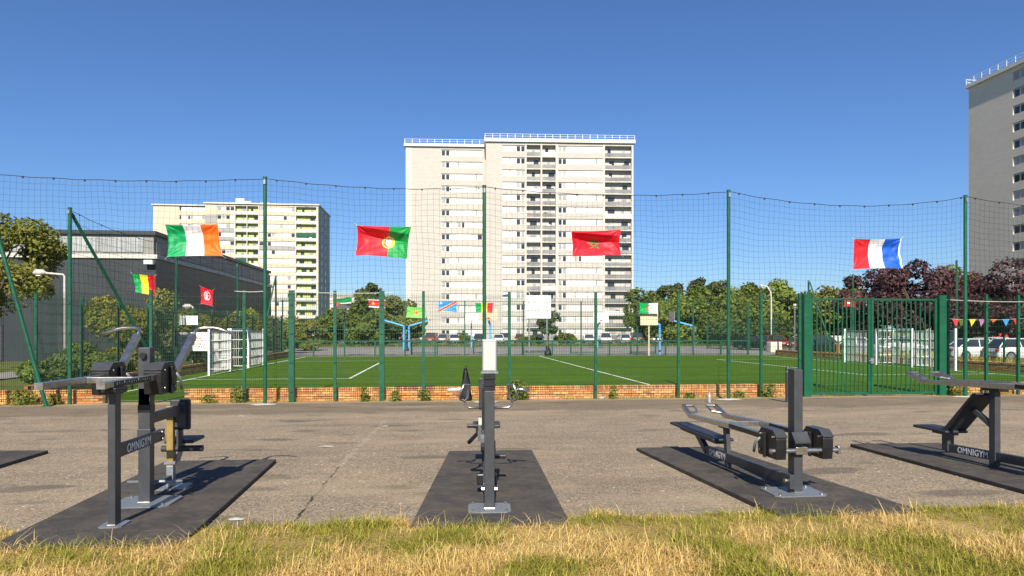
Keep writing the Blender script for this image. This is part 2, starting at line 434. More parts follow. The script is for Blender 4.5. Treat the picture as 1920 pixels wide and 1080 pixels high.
def m_grass():
    m = bpy.data.materials.new('dry_and_green_blades'); nt, N, L, P = nodes(m); p = pos(nt)
    rnd = N.new('ShaderNodeNewGeometry').outputs['Random Per Island']
    dry = mixcol(nt, rnd, (0.42, 0.27, 0.075), (0.86, 0.66, 0.28))
    grn = mixcol(nt, rnd, (0.14, 0.155, 0.016), (0.46, 0.42, 0.075))
    f = ramp(nt, noise(nt, 1.3, 4, 0.6, p), 0.42, 0.58)
    f2 = math_(nt, 'ADD', math_(nt, 'MULTIPLY', f, 0.65), math_(nt, 'MULTIPLY', math_(nt, 'FRACT', math_(nt, 'MULTIPLY', rnd, 17.3)), 0.5))
    s = N.new('ShaderNodeSeparateXYZ'); L.new(p, s.inputs[0])
    lush = N.new('ShaderNodeMapRange'); lush.inputs['From Min'].default_value = 1.6; lush.inputs['From Max'].default_value = 4.6; L.new(s.outputs[0], lush.inputs['Value'])
    f2 = math_(nt, 'ADD', f2, math_(nt, 'MULTIPLY', lush.outputs[0], 0.16))     # the verge is greener to the right
    c = mixcol(nt, math_(nt, 'GREATER_THAN', f2, 0.60), dry, grn)
    L.new(c, P.inputs['Base Color']); P.inputs['Roughness'].default_value = 0.6; P.inputs['Specular IOR Level'].default_value = 0.2
    t = N.new('ShaderNodeBsdfTranslucent'); L.new(c, t.inputs[0])
    mx = N.new('ShaderNodeMixShader'); mx.inputs[0].default_value = 0.35
    L.new(P.outputs[0], mx.inputs[1]); L.new(t.outputs[0], mx.inputs[2]); L.new(mx.outputs[0], N['Material Output'].inputs[0])
    return m
M['grass'] = m_grass()
def m_flag():
    m = bpy.data.materials.new('flag_cloth'); nt, N, L, P = nodes(m)
    a = N.new('ShaderNodeAttribute'); a.attribute_name = 'print'
    L.new(a.outputs['Color'], P.inputs['Base Color']); P.inputs['Roughness'].default_value = 0.5
    P.inputs['Specular IOR Level'].default_value = 0.3
    t = N.new('ShaderNodeBsdfTranslucent'); L.new(a.outputs['Color'], t.inputs[0])
    mx = N.new('ShaderNodeMixShader'); mx.inputs[0].default_value = 0.07
    L.new(P.outputs[0], mx.inputs[1]); L.new(t.outputs[0], mx.inputs[2]); L.new(mx.outputs[0], N['Material Output'].inputs[0])
    return m
M['flag'] = m_flag()

# ------------------------------------------------------------------ the setting: ground sheets
def sheet(name, rows, x0, x1, m, nx=2, kind='structure'):
    """strip sheet given (Y, z) rows"""
    mb = MB(); xs = [x0 + (x1 - x0) * i / (nx - 1) for i in range(nx)]
    vs = [(x, y, z) for y, z in rows for x in xs]
    fs = [(j * nx + i, j * nx + i + 1, (j + 1) * nx + i + 1, (j + 1) * nx + i) for j in range(len(rows) - 1) for i in range(nx - 1)]
    mb.add(vs, fs)
    return tag(part(name, mb, m), kind=kind)
sheet('ground', [(-400, 0.55), (-6, 0.55), (5, 0.38), (19.5, -0.06), (30, -0.05), (4000, -0.05)], -4000, 4000, M['park'])
sheet('asphalt_yard', [(5.0, gz(5.0)), (12, gz(12)), (19.3, 0.0), (19.75, 0.0)], -45, 45, M['asphalt'])
sheet('lawn', [(-8, gz(5.5) + 0.12), (3, gz(5.5) + 0.06), (5.1, gz(5.1) + 0.03), (5.5, gz(5.5) + 0.006)], -30, 30, M['lawn_soil'])
sheet('turf_pitch', [(19.75, 0.004), (53.2, 0.004)], -11.2, 26.8, M['turf'])
sheet('court', [(53.3, 0.004), (84, 0.004)], -24, 40, M['court'])
sheet('car_park', [(92, 0.004), (128, 0.004)], -70, 48, M['carpark'])
sheet('side_road', [(24, 0.004), (70, 0.004)], 46, 60, M['carpark'])
sheet('path', [(20, 0.002), (52, 0.002)], -20.5, -17.8, M['court'])
# white pitch lines
XL, XR, XM, YN, YFAR, YC = -10.1, 25.0, 7.5, 20.1, 52.2, 36.6
def strip(mb, p, q, w=0.1, z=0.009):
    p, q = Vector((*p, z)), Vector((*q, z)); t = (q - p).normalized(); a = Vector((-t.y, t.x, 0)) * w / 2
    mb.add([p - a, q - a, q + a, p + a], [(0, 1, 2, 3)])
def pitch_line(segs):
    mb = MB()
    for p, q in segs: strip(mb, p, q)
    return tag(part('pitch_line', mb, M['line']), kind='structure')
pitch_line([((XL, YN), (XR, YN))]); pitch_line([((XL, YFAR), (XR, YFAR))])
pitch_line([((XL, YN + .06), (XL, YFAR - .06))]); pitch_line([((XR, YN + .06), (XR, YFAR - .06))])
pitch_line([((XM, YN + .06), (XM, YFAR - .06))])
for s, x in ((1, XL), (-1, XR)):
    xb = x + s * 6.35
    pitch_line([((x + s * .06, 28.5), (xb - s * .05, 28.5)), ((xb, 28.45), (xb, 44.85)), ((xb - s * .05, 44.8), (x + s * .06, 44.8))])

# ------------------------------------------------------------------ brick walls
def brick_mesh(name, d, ch=0.006):
    mb = MB(); mb.cbox((0, 0, 0), d)
    me = bpy.data.meshes.new(name); me.from_pydata(mb.v, [], mb.f); me.materials.append(M['brick'])
    import bmesh
    bm = bmesh.new(); bm.from_mesh(me); bmesh.ops.bevel(bm, geom=bm.edges[:], offset=ch, segments=1, affect='EDGES'); bm.to_mesh(me); bm.free()
    return me
ME_STR = brick_mesh('stretcher_brick', (0.212, 0.10, 0.056)); ME_SOL = brick_mesh('rowlock_brick', (0.056, 0.225, 0.098))
brick_left = [300]
def brick_wall(label, x0, x1, y0, singles, along='x', h=0.36, zb=-0.02):
    """low wall: a mortar core, three stretcher courses and a rowlock coping"""
    L_ = x1 - x0
    loc = ((x0 + x1) / 2, y0, 0) if along == 'x' else (y0, (x0 + x1) / 2, 0)
    t = thing('brick_wall', label, 'wall', loc)
    mb = MB()
    if along == 'x': mb.box((x0 + .01, y0 - .1, zb), (x1 - .01, y0 + .1, h - 0.012))
    else: mb.box((y0 - .1, x0 + .01, zb), (y0 + .1, x1 - .01, h - 0.012))
    part('mortar_core', mb, M['mortar'], t)
    rest = MB()
    spots = []
    for k in range(4):
        z = 0.03 + k * 0.0665
        n = int(L_ / 0.222)
        off = 0.111 if k % 2 else 0
        for i in range(n):
            x = x0 + 0.111 + off + i * 0.222
            if x + 0.106 > x1: continue
            spots.append((x, z, 's'))
    n = int(L_ / 0.066)
    for i in range(n): spots.append((x0 + 0.033 + i * 0.066, h - 0.045, 'r'))
    # the bricks nearest the middle of the wall that the photo shows become parts
    mid = singles if singles is not None else None
    order = sorted(spots, key=lambda q: abs(q[0] - mid)) if mid is not None else []
    take = set(order[:brick_left[0]]) if mid is not None else set()
    brick_left[0] -= len(take)
    for q in spots:
        x, z, kd = q
        jx, jy = random.uniform(-.002, .002), random.uniform(-.006, .003)
        face = -0.058 if kd == 's' else 0.0
        px_, py_ = (x + jx, y0 + face + jy) if along == 'x' else (y0 + jy + (0.058 if y0 < 0 else -0.058) * (kd == 's'), x + jx)
        if q in take:
            o = link('brick', ME_STR if kd == 's' else ME_SOL, t, Vector((px_, py_, z)) - t.location)
        else:
            d = (0.212, 0.10, 0.056) if kd == 's' else (0.056, 0.225, 0.098)
            if along != 'x': d = (d[1], d[0], d[2])
            rest.cbox((px_, py_, z), d)
    if rest.v: tag(part('bricks', rest, M['brick'], t, fix=False), kind='stuff')
    return t
XGL, XGR = WX(1506, YF), WX(1768, YF)
YW = YF + 0.32
brick_wall('long low orange brick wall under the green fence facing the yard', -7.0, XGL - 0.25, YW, 1.9)
brick_wall('short low brick wall at the left edge behind the leaning green brace', -14.0, -9.05, YW, None)
brick_wall('low brick wall right of the double gate behind the padded press machine', XGR + 0.35, 24.0, YW, None)
brick_wall('low brick wall running back along the left edge of the pitch', 20.3, 52.5, -11.45, None, 'y', 0.42)
brick_wall('low brown brick wall running back along the right edge of the pitch', 20.3, 53, 27.1, None, 'y', 0.42)

# ------------------------------------------------------------------ mesh fences
def wire_panel(mb, p, q, z0, z1, sp=0.05, hz=0.2, w=0.0055):
    p, q = Vector(p), Vector(q); L_ = (q - p).length; t = (q - p) / L_; nrm = Vector((-t.y, t.x, 0))
    n = max(2, int(L_ / sp))
    for i in range(n + 1):
        a = p + t * (L_ * i / n)
        mb.bar((a.x, a.y, z0), (a.x, a.y, z1), w, w, caps=False)
    z = z0 + 0.04
    while z < z1 + 0.001:
        for s in (-1, 1):
            a, b = p + nrm * s * w, q + nrm * s * w
            mb.bar((a.x, a.y, z), (b.x, b.y, z), w, w * 1.2, caps=False)
        z += hz
def fence(label, pts, h, z0, post_w=0.075, sp=0.05, hz=0.2, w=0.0055, thick=(), zf=lambda y: 0.0, posth=0.06, m='green'):
    c = pts[len(pts) // 2]
    t = thing('mesh_fence', label, 'fence', (c[0], c[1], 0))
    for i, (x, y) in enumerate(pts):
        pw = 0.14 if i in thick else post_w
        mb = MB(); mb.box((x - pw / 2, y - pw / 2, zf(y) - 0.05), (x + pw / 2, y + pw / 2, h + posth))
        mb.box((x - pw / 2 - .004, y - pw / 2 - .004, h + posth), (x + pw / 2 + .004, y + pw / 2 + .004, h + posth + 0.012))
        for zz in (0.3, 1.1, 1.9, 2.7):
            if zz < h: mb.cbox((x, y - pw / 2 - 0.012, zz), (pw * 0.6, 0.024, 0.05))
        part('post', mb, M[m], t)
    for (x0, y0), (x1, y1) in zip(pts[:-1], pts[1:]):
        mb = MB(); d = Vector((x1 - x0, y1 - y0)).normalized() * 0.045
        wire_panel(mb, (x0 + d.x, y0 + d.y, 0), (x1 - d.x, y1 - d.y, 0), z0, h, sp, hz, w)
        part('wire_panel', mb, M['wire'], t, fix=False)
    return t
fx = [WX(p, YF) for p in (458, 547, 628, 716, 794, 955, 1117, 1272, 1427)]
fx = [-12.4, WX(131, YF), WX(283, YF)] + fx + [WX(1499, YF)]
fence('tall green wire mesh fence along the yard, left of the double gate', [(x, YF) for x in fx], 3.0, 0.05, thick=(4, 6))
fence('green wire mesh fence along the yard, right of the double gate', [(x, YF) for x in (WX(1777, YF), WX(1849, YF), WX(1909, YF), 20.1)], 3.0, 0.05)
fence('green wire mesh fence receding along the left side of the pitch', [(-11.75, 21.2 + 2.55 * i) for i in range(13)], 3.0, 0.05, hz=0.3, w=0.006)
fence('green wire mesh fence receding along the right side of the pitch', [(27.5, 20.5 + 2.6 * i) for i in range(13)], 1.6, 0.05, sp=0.1, hz=0.4, w=0.006)
# fence behind the far touchline: tall thin posts, rails
def far_fence():
    t = thing('pitch_end_fence', 'far green fence with tall posts and rails behind the pitch', 'fence', (8, 53.3, 0))
    xs = [-12.0 + 4.6 * i for i in range(9)]
    for i, x in enumerate(xs):
        mb = MB(); mb.box((x - .05, 53.25, 0), (x + .05, 53.35, 4.3)); part('post', mb, M['green'], t)
        if i < len(xs) - 1:
            x2 = x + 2.3
            mb = MB(); mb.box((x2 - .05, 53.25, 0), (x2 + .05, 53.35, 1.15)); part('post', mb, M['green'], t)
    for z, r in ((1.15, 0.04), (2.05, 0.02), (4.25, 0.012), (3.1, 0.012)):
        mb = MB(); mb.bar((-12.1, 53.3, z), (25, 53.3, z), r * 2, r * 2); part('rail', mb, M['green'], t)
    mb = MB(); wire_panel(mb, (-12, 53.3, 0), (24.9, 53.3, 0), 0.03, 1.1, 0.12, 0.25, 0.008)
    part('wire_panel', mb, M['wire'], t, fix=False)
    mb = MB(); wire_panel(mb, (-12, 53.3, 0), (24.9, 53.3, 0), 1.2, 4.2, 0.25, 0.5, 0.007)
    part('wire_panel', mb, M['wire'], t, fix=False)
far_fence()
# low green goal-bar barriers beyond the pitch
for i, (pa, pb) in enumerate(((772, 820), (888, 905), (980, 1024), (1070, 1118), (1183, 1229))):
    Yb = 57
    xa, xb = WX(pa, Yb), WX(pb, Yb)
    mb = MB(); mb.bar((xa, Yb, 0.0), (xa, Yb, 1.0), .1, .1); mb.bar((xb, Yb, 0), (xb, Yb, 1.0), .1, .1); mb.box((xa - .05, Yb - .05, 1.0), (xb + .05, Yb + .05, 1.1))
    mb.box((xa + .05, Yb - .03, 0.10), (xb - .05, Yb + .03, 0.16))
    tag(part('court_barrier', mb, M['green'], loc=((xa + xb) / 2, Yb, 0)),
        ('dark green tubular barrier just right of the double blue basketball post', 'dark green tubular barrier hidden behind the white-topped exercise post', 'dark green tubular barrier below the white slatted board',
         'dark green tubular barrier right of the small tree beyond the pitch', 'dark green tubular barrier by the blue post with the flag board')[i], 'barrier', 'low barriers beyond the pitch')
# cage fences at the court's ends
fence('dense dark green fence at the left end of the far basketball court', [(-17 + 0.55 * i, 62 + 4.5 * i) for i in range(5)], 3.0, 0.05, post_w=0.18, sp=0.12, hz=0.5, w=0.03)
fence('dense dark green fence at the right end of the far basketball court', [(WX(1340, 70) + 0.9 * i, 72 - 3.2 * i) for i in range(5)], 3.0, 0.05, post_w=0.15, sp=0.15, hz=0.5, w=0.025)
fence('low green fence between the basketball court and the parked cars', [(-24 + 4.4 * i, 84.5) for i in range(15)], 0.75, 0.05, post_w=0.1, sp=0.3, hz=0.35, w=0.012)

# ------------------------------------------------------------------ ball-stop nets
YN_ = 18.5
PX_NET = [-11.6, WX(497, YN_), WX(908, YN_), WX(1366, YN_), WX(1810, YN_), 22.3]
def round_post(name, label, x, y, h, r=0.05, group=None):
    t = thing(name, label, 'post', (x, y, gz(y)), group)
    mb = MB(); mb.tube([(x, y, gz(y) - 0.05), (x, y, h)], r, 14); part('pole', mb, M['green'], t, smooth=False)
    mb = MB(); mb.tube([(x, y, h), (x, y, h + .03)], r * 1.06, 14); part('cap', mb, M['green'], t)
    mb = MB(); mb.cbox((x, y - r - .01, h - .12), (.05, .03, .12)); part('cable_clamp', mb, M['galv'], t)
    return t
hts = [5.95, 5.98, 5.88, 5.9, 5.9, 5.9]
nl = ['tall green net post out at the left edge of the yard', 'tall green net post standing between the Irish and Portuguese flags', 'tall green net post in front of the central white tower, behind the white-topped post',
      'tall green net post between the Moroccan and French flags', 'tall green net post just right of the double gate', 'tall green net post beyond the right edge']
for i, x in enumerate(PX_NET[:5]):
    t = round_post('net_post', nl[i], x, YN_, hts[i], group='net posts along the yard')
    mb = MB()
    n = 18; ring = []
    vs = [(x, YN_, gz(YN_) + 0.035)]
    for k in range(n):
        a = 2 * math.pi * k / n; rr = random.uniform(.20, .34)
        vs.append((x + rr * math.cos(a) * 1.3, YN_ + rr * math.sin(a), gz(YN_ + rr * math.sin(a)) + 0.006))
    mb.add(vs, [(0, 1 + k, 1 + (k + 1) % n) for k in range(n)])
    part('concrete_footing', mb, M['slab'], t)
# leaning brace at the left edge
p_top, p_foot = Vector((-11.5, YN_ - .02, 5.7)), G(88, 762)
t = thing('net_post_brace', 'leaning green steel brace with its foot on the yard at far left', 'brace', (p_foot.x, p_foot.y, p_foot.z))
mb = MB(); mb.tube([p_foot - Vector((0, 0, .06)), p_top], 0.05, 14); part('pole', mb, M['green'], t)
mb = MB(); mb.cbox((p_foot.x, p_foot.y, p_foot.z + 0.01), (.2, .2, .03)); part('foot_plate', mb, M['green'], t)
def net_span(label, a, b, za, zb, sag, zlow, y, cell=0.15, w=0.0065, axis='x', seed=1, belly=0.0):
    """knotted netting hung from a cable between two posts"""
    L_ = b - a; nx = max(2, int(L_ / cell)); rg = np.random.default_rng(seed)
    ph = rg.uniform(0, 6, 6)
    def P(i, j, nz):
        s = i / nx
        top = za + (zb - za) * s - sag * 4 * s * (1 - s) - 0.008 * math.sin(s * 40 + ph[0])
        f = j / nz
        z = top + (zlow - top) * f
        k = f * (1 - f) * 4
        x = a + L_ * s + (0.035 * math.sin(s * 11 + f * 4 + ph[1]) + 0.012 * math.sin(s * 27 + ph[2] - f * 7)) * (0.3 + k) * math.sin(math.pi * s)
        z += 0.04 * math.sin(s * 9 + f * 4 + ph[3]) * k + 0.012 * math.sin(s * 31 + ph[4] + f * 3) * k
        d = belly * k * math.sin(math.pi * s) + 0.04 * math.sin(s * 9 + f * 6 + ph[5]) * k
        return Vector((x, y + d, z)) if axis == 'x' else Vector((y + d, x, z))
    nz = max(2, int((max(za, zb) - sag - zlow) / cell))
    base = (a + L_ / 2, y, zlow) if axis == 'x' else (y, a + L_ / 2, zlow)
    t = thing('ball_stop_net', label, 'net', base)
    grid = [[P(i, j, nz) for j in range(nz + 1)] for i in range(nx + 1)]
    mb = MB()
    def cord(pts):
        # triangular cords
        n = len(pts); vs = []
        for q in pts:
            vs += [q + Vector((0, -w / 2, 0)), q + Vector((w / 2, w / 3, w / 2)), q + Vector((-w / 2, w / 3, -w / 2))]
        fs = []
        for i in range(n - 1):
            for k in range(3):
                k2 = (k + 1) % 3; fs.append((i * 3 + k, i * 3 + k2, i * 3 + 3 + k2, i * 3 + 3 + k))
        mb.add(vs, fs)
    for i in range(nx + 1): cord(grid[i])
    for j in range(1, nz + 1): cord([grid[i][j] + Vector((0, 0, 0)) for i in range(nx + 1)])
    tag(part('netting', mb, M['net'], t, fix=False), kind='stuff')
    mb = MB(); mb.tube([g[0] for g in grid], 0.009, 5)
    for i in range(2, nx, 5):
        q = grid[i][0]; mb.cbox((q.x, q.y, q.z - .012), (.035, .035, .05))
    part('top_cable', mb, M['net'], t, fix=False)
    return t
lab = ['sagging dark netting above the fence at far left behind the Irish flag', 'sagging dark netting above the fence behind the Portuguese flag', 'sagging dark netting above the fence behind the Moroccan flag',
       'deeply sagging dark netting above the fence behind the French flag', 'dark netting above the fence at the right edge']
for i in range(5):
    net_span(lab[i], PX_NET[i], PX_NET[i + 1], hts[i] - .02, hts[i + 1] - .03 - (0.1 if i == 4 else 0), (0.12, 0.14, 0.16, 0.33, 0.25)[i], 2.75, YN_ - .02, seed=i + 3, cell=.148, w=.0042)
# nets round the pitch
def side_net(label, x, ys, seed, plabel):
    for k, y in enumerate(ys):
        round_post('net_post', plabel[k], x, y, 6.0, 0.06, 'net posts round the pitch')
    if label:
        for k in range(len(ys) - 1):
            net_span(label[k], ys[k], ys[k + 1], 5.95, 5.95, 0.25, 2.9, x, 0.3, 0.007, 'y', seed + k)
side_net(['faint netting between the front and second posts on the pitch\'s left side', 'faint netting further back along the pitch\'s left side'], -12.2, [23.9, 33.0, 42.5], 20,
         ['tall green corner post with a leaning brace, left of the exercise machine', 'tall green net post below the Irish flag beside the pitch', 'tall green net post rising before the dark gym\'s far end'])
side_net(None, 29.6, [36.6, 46.6], 30, ['tall green net post at the right edge in front of the grey tower', 'tall green net post below the French flag'])
round_post('net_post', 'far left corner net post with brace in front of the peach tower', -12.2, 52.0, 6.0, 0.07, 'net posts round the pitch')
round_post('net_post', 'far right corner net post rising left of the gate, beyond the pitch', 29.6, 52.6, 6.0, 0.07, 'net posts round the pitch')
def brace(label, p, q, r=0.055):
    mb = MB(); mb.tube([p, q], r, 10)
    return tag(part('net_post_brace', mb, M['green'], loc=(q[0], q[1], 0)), label, 'brace')
brace('green brace leaning from the corner net post down behind the left machine', (-12.2, 24.0, 5.85), (-10.75, 27.9, 0))
brace('thin green brace of the far left corner net post', (-12.2, 51.9, 5.9), (-12.9, 50.0, 0))
brace('thin green brace of the far right corner net post', (29.6, 52.4, 5.9), (29.9, 49.5, 0))

# ------------------------------------------------------------------ double gate
gx0, gx1 = XGL, XGR
gm = WX(1632, YF)
def gate_post(x, w, label):
    mb = MB(); mb.box((x - w / 2, YF - .1, -.03), (x + w / 2, YF + .1, 3.02)); mb.box((x - w / 2 - .006, YF - .106, 3.02), (x + w / 2 + .006, YF + .106, 3.04))
    return tag(part('gate_post', mb, M['green_gate'], loc=(x, YF, 0)), label, 'post', 'posts of the double gate')
gate_post(WX(1511, YF), 0.21, 'wide green steel post on the left of the double gate')
gate_post(WX(1764, YF), 0.23, 'wide green steel post on the right of the double gate')
def gate_leaf(xa, xb, label, lock):
    t = thing('gate_leaf', label, 'gate', ((xa + xb) / 2, YF, 0), 'leaves of the double gate')
    z0, z1, s = 0.06, 2.93, 0.06
    for nm, a, b in (('bottom_rail', (xa, YF - .03, z0), (xb, YF + .03, z0 + s)), ('top_rail', (xa, YF - .03, z1 - s), (xb, YF + .03, z1)),
                     ('stile', (xa, YF - .032, z0 + s + .001), (xa + .075, YF + .032, z1 - s - .001)), ('stile', (xb - .075, YF - .032, z0 + s + .001), (xb, YF + .032, z1 - s - .001))):
        mb = MB(); mb.box(a, b); part(nm, mb, M['green_gate'], t, bevel=0.004)
    n = 12; pitch = (xb - xa - .15) / (n + 1)
    mb = MB(); mb.box((-.0175, -.0125, -(z1 - z0) / 2 + s), (.0175, .0125, (z1 - z0) / 2 - s))
    me = bpy.data.meshes.new('gate_bar'); me.from_pydata(mb.v, [], mb.f); me.materials.append(M['green_gate'])
    for i in range(n):
        link('bar', me, t, Vector((xa + .075 + pitch * (i + 1), YF, (z0 + z1) / 2)) - t.location)
    if lock:
        mb = MB(); mb.box((xa - .05, YF - .07, 0.98), (xa + .06, YF - .033, 1.14)); part('lock_case', mb, M['galv'], t, bevel=.005)
        mb = MB(); mb.tube([(xa - .02, YF - .07, 1.06), (xa - .02, YF - .11, 1.06), (xa - .14, YF - .11, 1.06)], .012, 8); part('handle', mb, M['galv'], t)
    else:
        for zz in (0.5, 1.5, 2.5):
            mb = MB(); mb.tube([(xa - .02, YF - .04, zz - .07), (xa - .02, YF - .04, zz + .07)], .02, 8); part('hinge', mb, M['galv'], t)
gate_leaf(WX(1519, YF), gm - .012, 'left leaf of the green barred double gate', False)
gate_leaf(gm + .012, WX(1756, YF), 'right leaf of the green barred double gate with the lock', True)

# ------------------------------------------------------------------ rubber mats
def mat_slab(label, corners):
    """corners: back-left, back-right, front-right, front-left in plan"""
    mb = MB(); th = 0.045
    c = [sum(p[i] for p in corners) / 4 for i in range(2)]
    bot = [(x, y, gz(y) + .002) for x, y in corners]; top = [(x, y, gz(y) + th) for x, y in corners]
    mb.add(bot + top, [(0, 1, 2, 3), (7, 6, 5, 4), (0, 4, 5, 1), (1, 5, 6, 2), (2, 6, 7, 3), (3, 7, 4, 0)])
    return tag(part('rubber_mat', mb, M['rubber'], loc=(c[0], c[1], gz(c[1])), bevel=.006), label, 'mat', 'black mats under the exercise machines')
MZ = 0.045
mat_slab('corner of a black rubber mat cut off by the left edge', [(-6.7, 10.0), (-5.33, 9.9), (-4.98, 6.2), (-6.3, 6.2)])
mat_slab('black rubber mat under the pull-down machine at the left', [(-3.36, 8.75), (-2.04, 8.72), (-1.80, 4.95), (-3.09, 4.98)])
mat_slab('black rubber mat under the white-topped post in the middle', [(0.10, 9.15), (1.21, 9.13), (0.99, 5.22), (-0.24, 5.24)])
mat_slab('black rubber mat under the machine with a bench, right of centre', [(2.66, 9.15), (3.83, 9.12), (3.95, 5.25), (2.72, 5.28)])
mat_slab('black rubber mat under the machine cut off by the right edge', [(5.77, 9.15), (7.08, 9.1), (6.75, 5.3), (5.43, 5.3)])

# ------------------------------------------------------------------ exercise machines
def lettering(parent, origin, ex, ez, height, m):
    """the printed word on the machines' beams"""
    cu = bpy.data.curves.new('lettering', 'FONT'); cu.body = 'OMNIGYM'; cu.size = 1; cu.offset = 0.016; cu.extrude = 0.012; cu.resolution_u = 3
    cu.space_character = 1.06
    tmp = bpy.data.objects.new('lettering_curve', cu); COL.objects.link(tmp)
    bpy.context.view_layer.update()
    dg = bpy.context.evaluated_depsgraph_get()
    me = bpy.data.meshes.new_from_object(tmp.evaluated_get(dg))
    bpy.data.objects.remove(tmp)
    co = np.array([v.co[:] for v in me.vertices]); mn, mx = co.min(0), co.max(0)
    s = height / (mx[1] - mn[1]); ex, ez = Vector(ex), Vector(ez); en = ex.cross(ez)
    off = rootloc(parent)
    for v in me.vertices:
        q = v.co
        v.co = Vector(origin) - off + ex * ((q.x - (mn[0] + mx[0]) / 2) * s * 0.92) + ez * ((q.y - (mn[1] + mx[1]) / 2) * s) + en * (q.z * s * 0.3)
    me.materials.clear(); me.materials.append(m)
    return link('lettering', me, parent)
def plate(mb, x, y, z, w, d, th=0.014):
    c = min(w, d) * 0.12
    mb.prism([(x - w / 2 + c, y - d / 2), (x + w / 2 - c, y - d / 2), (x + w / 2, y - d / 2 + c), (x + w / 2, y + d / 2 - c), (x + w / 2 - c, y + d / 2), (x - w / 2 + c, y + d / 2), (x - w / 2, y + d / 2 - c), (x - w / 2, y - d / 2 + c)], 'z', z, z + th)
def weld(parent, x, y, z, w):
    mb = MB(); mb.tube([(x - w / 2, y, z), (x + w / 2, y, z)], .005, 6); part('weld', mb, M['steel'], parent)
def bolts(parent, pts, axis=(0, -1, 0), r=.013):
    for p in pts:
        mb = MB(); mb.tube([p, Vector(p) + Vector(axis) * .018], r, 8); part('bolt', mb, M['steel'], parent)
def weight_block(parent, x, y, z, w, l, h, side):
    """hexagonal black sliding weight housing with a grip lever"""
    y0, y1 = y - l / 2, y + l / 2; c = h * 0.26
    mb = MB(); mb.prism([(y0 + c * .2, z - h / 2), (y1 - c * .2, z - h / 2), (y1, z - h * .1), (y1, z + h / 2 - c), (y1 - c, z + h / 2), (y0 + c, z + h / 2), (y0, z + h / 2 - c), (y0, z - h * .1)], 'x', x - w / 2, x + w / 2)
    b = part('weight_housing', mb, M['black'], parent, bevel=.008)
    mb = MB(); mb.prism([(y0 - .006, z + h / 2 - c + .02), (y0 + c, z + h / 2 + .008), (y1 - c, z + h / 2 + .008), (y1 - c, z + h / 2 + .002), (y0 + c, z + h / 2 + .002), (y0 - .001, z + h / 2 - c + .01)], 'x', x - w / 2 - .004, x + w / 2 + .004)
    part('cover', mb, M['anth'], b, bevel=.002)
    for dy in (-.32, .32):
        for dz in (-.3, .28):
            mb = MB(); xs = x + side * w / 2; mb.tube([(xs, y + dy * l, z + dz * h), (xs + side * .01, y + dy * l, z + dz * h)], .011, 8); part('bolt', mb, M['steel'], b)
    mb = MB(); mb.cbox((x + side * (w / 2 + .012), y + l * .05, z - .02), (.024, .03, h * .9)); part('guard_bar', mb, M['black'], b, bevel=.004)
    mb = MB(); mb.tube([(x + side * (w / 2 + .03), y + l * .2, z + h * .15), (x + side * (w / 2 + .05), y + l * .34, z - h * .05), (x + side * (w / 2 + .05), y + l * .42, z - h * .42)], .013, 8)
    part('grip_lever', mb, M['galv'], b, smooth=True)
    return b
def scale_marks(parent, x, ya, yb, z, side):
    mb = MB(); n = 15
    for i in range(n):
        y = ya + (yb - ya) * (i + .5) / n
        mb.cbox((x + side * .001, y, z + (.006 if i % 2 else 0)), (.002, .004, .008 if i % 3 else .018))
    part('scale_marks', mb, M['print'], parent, fix=False)

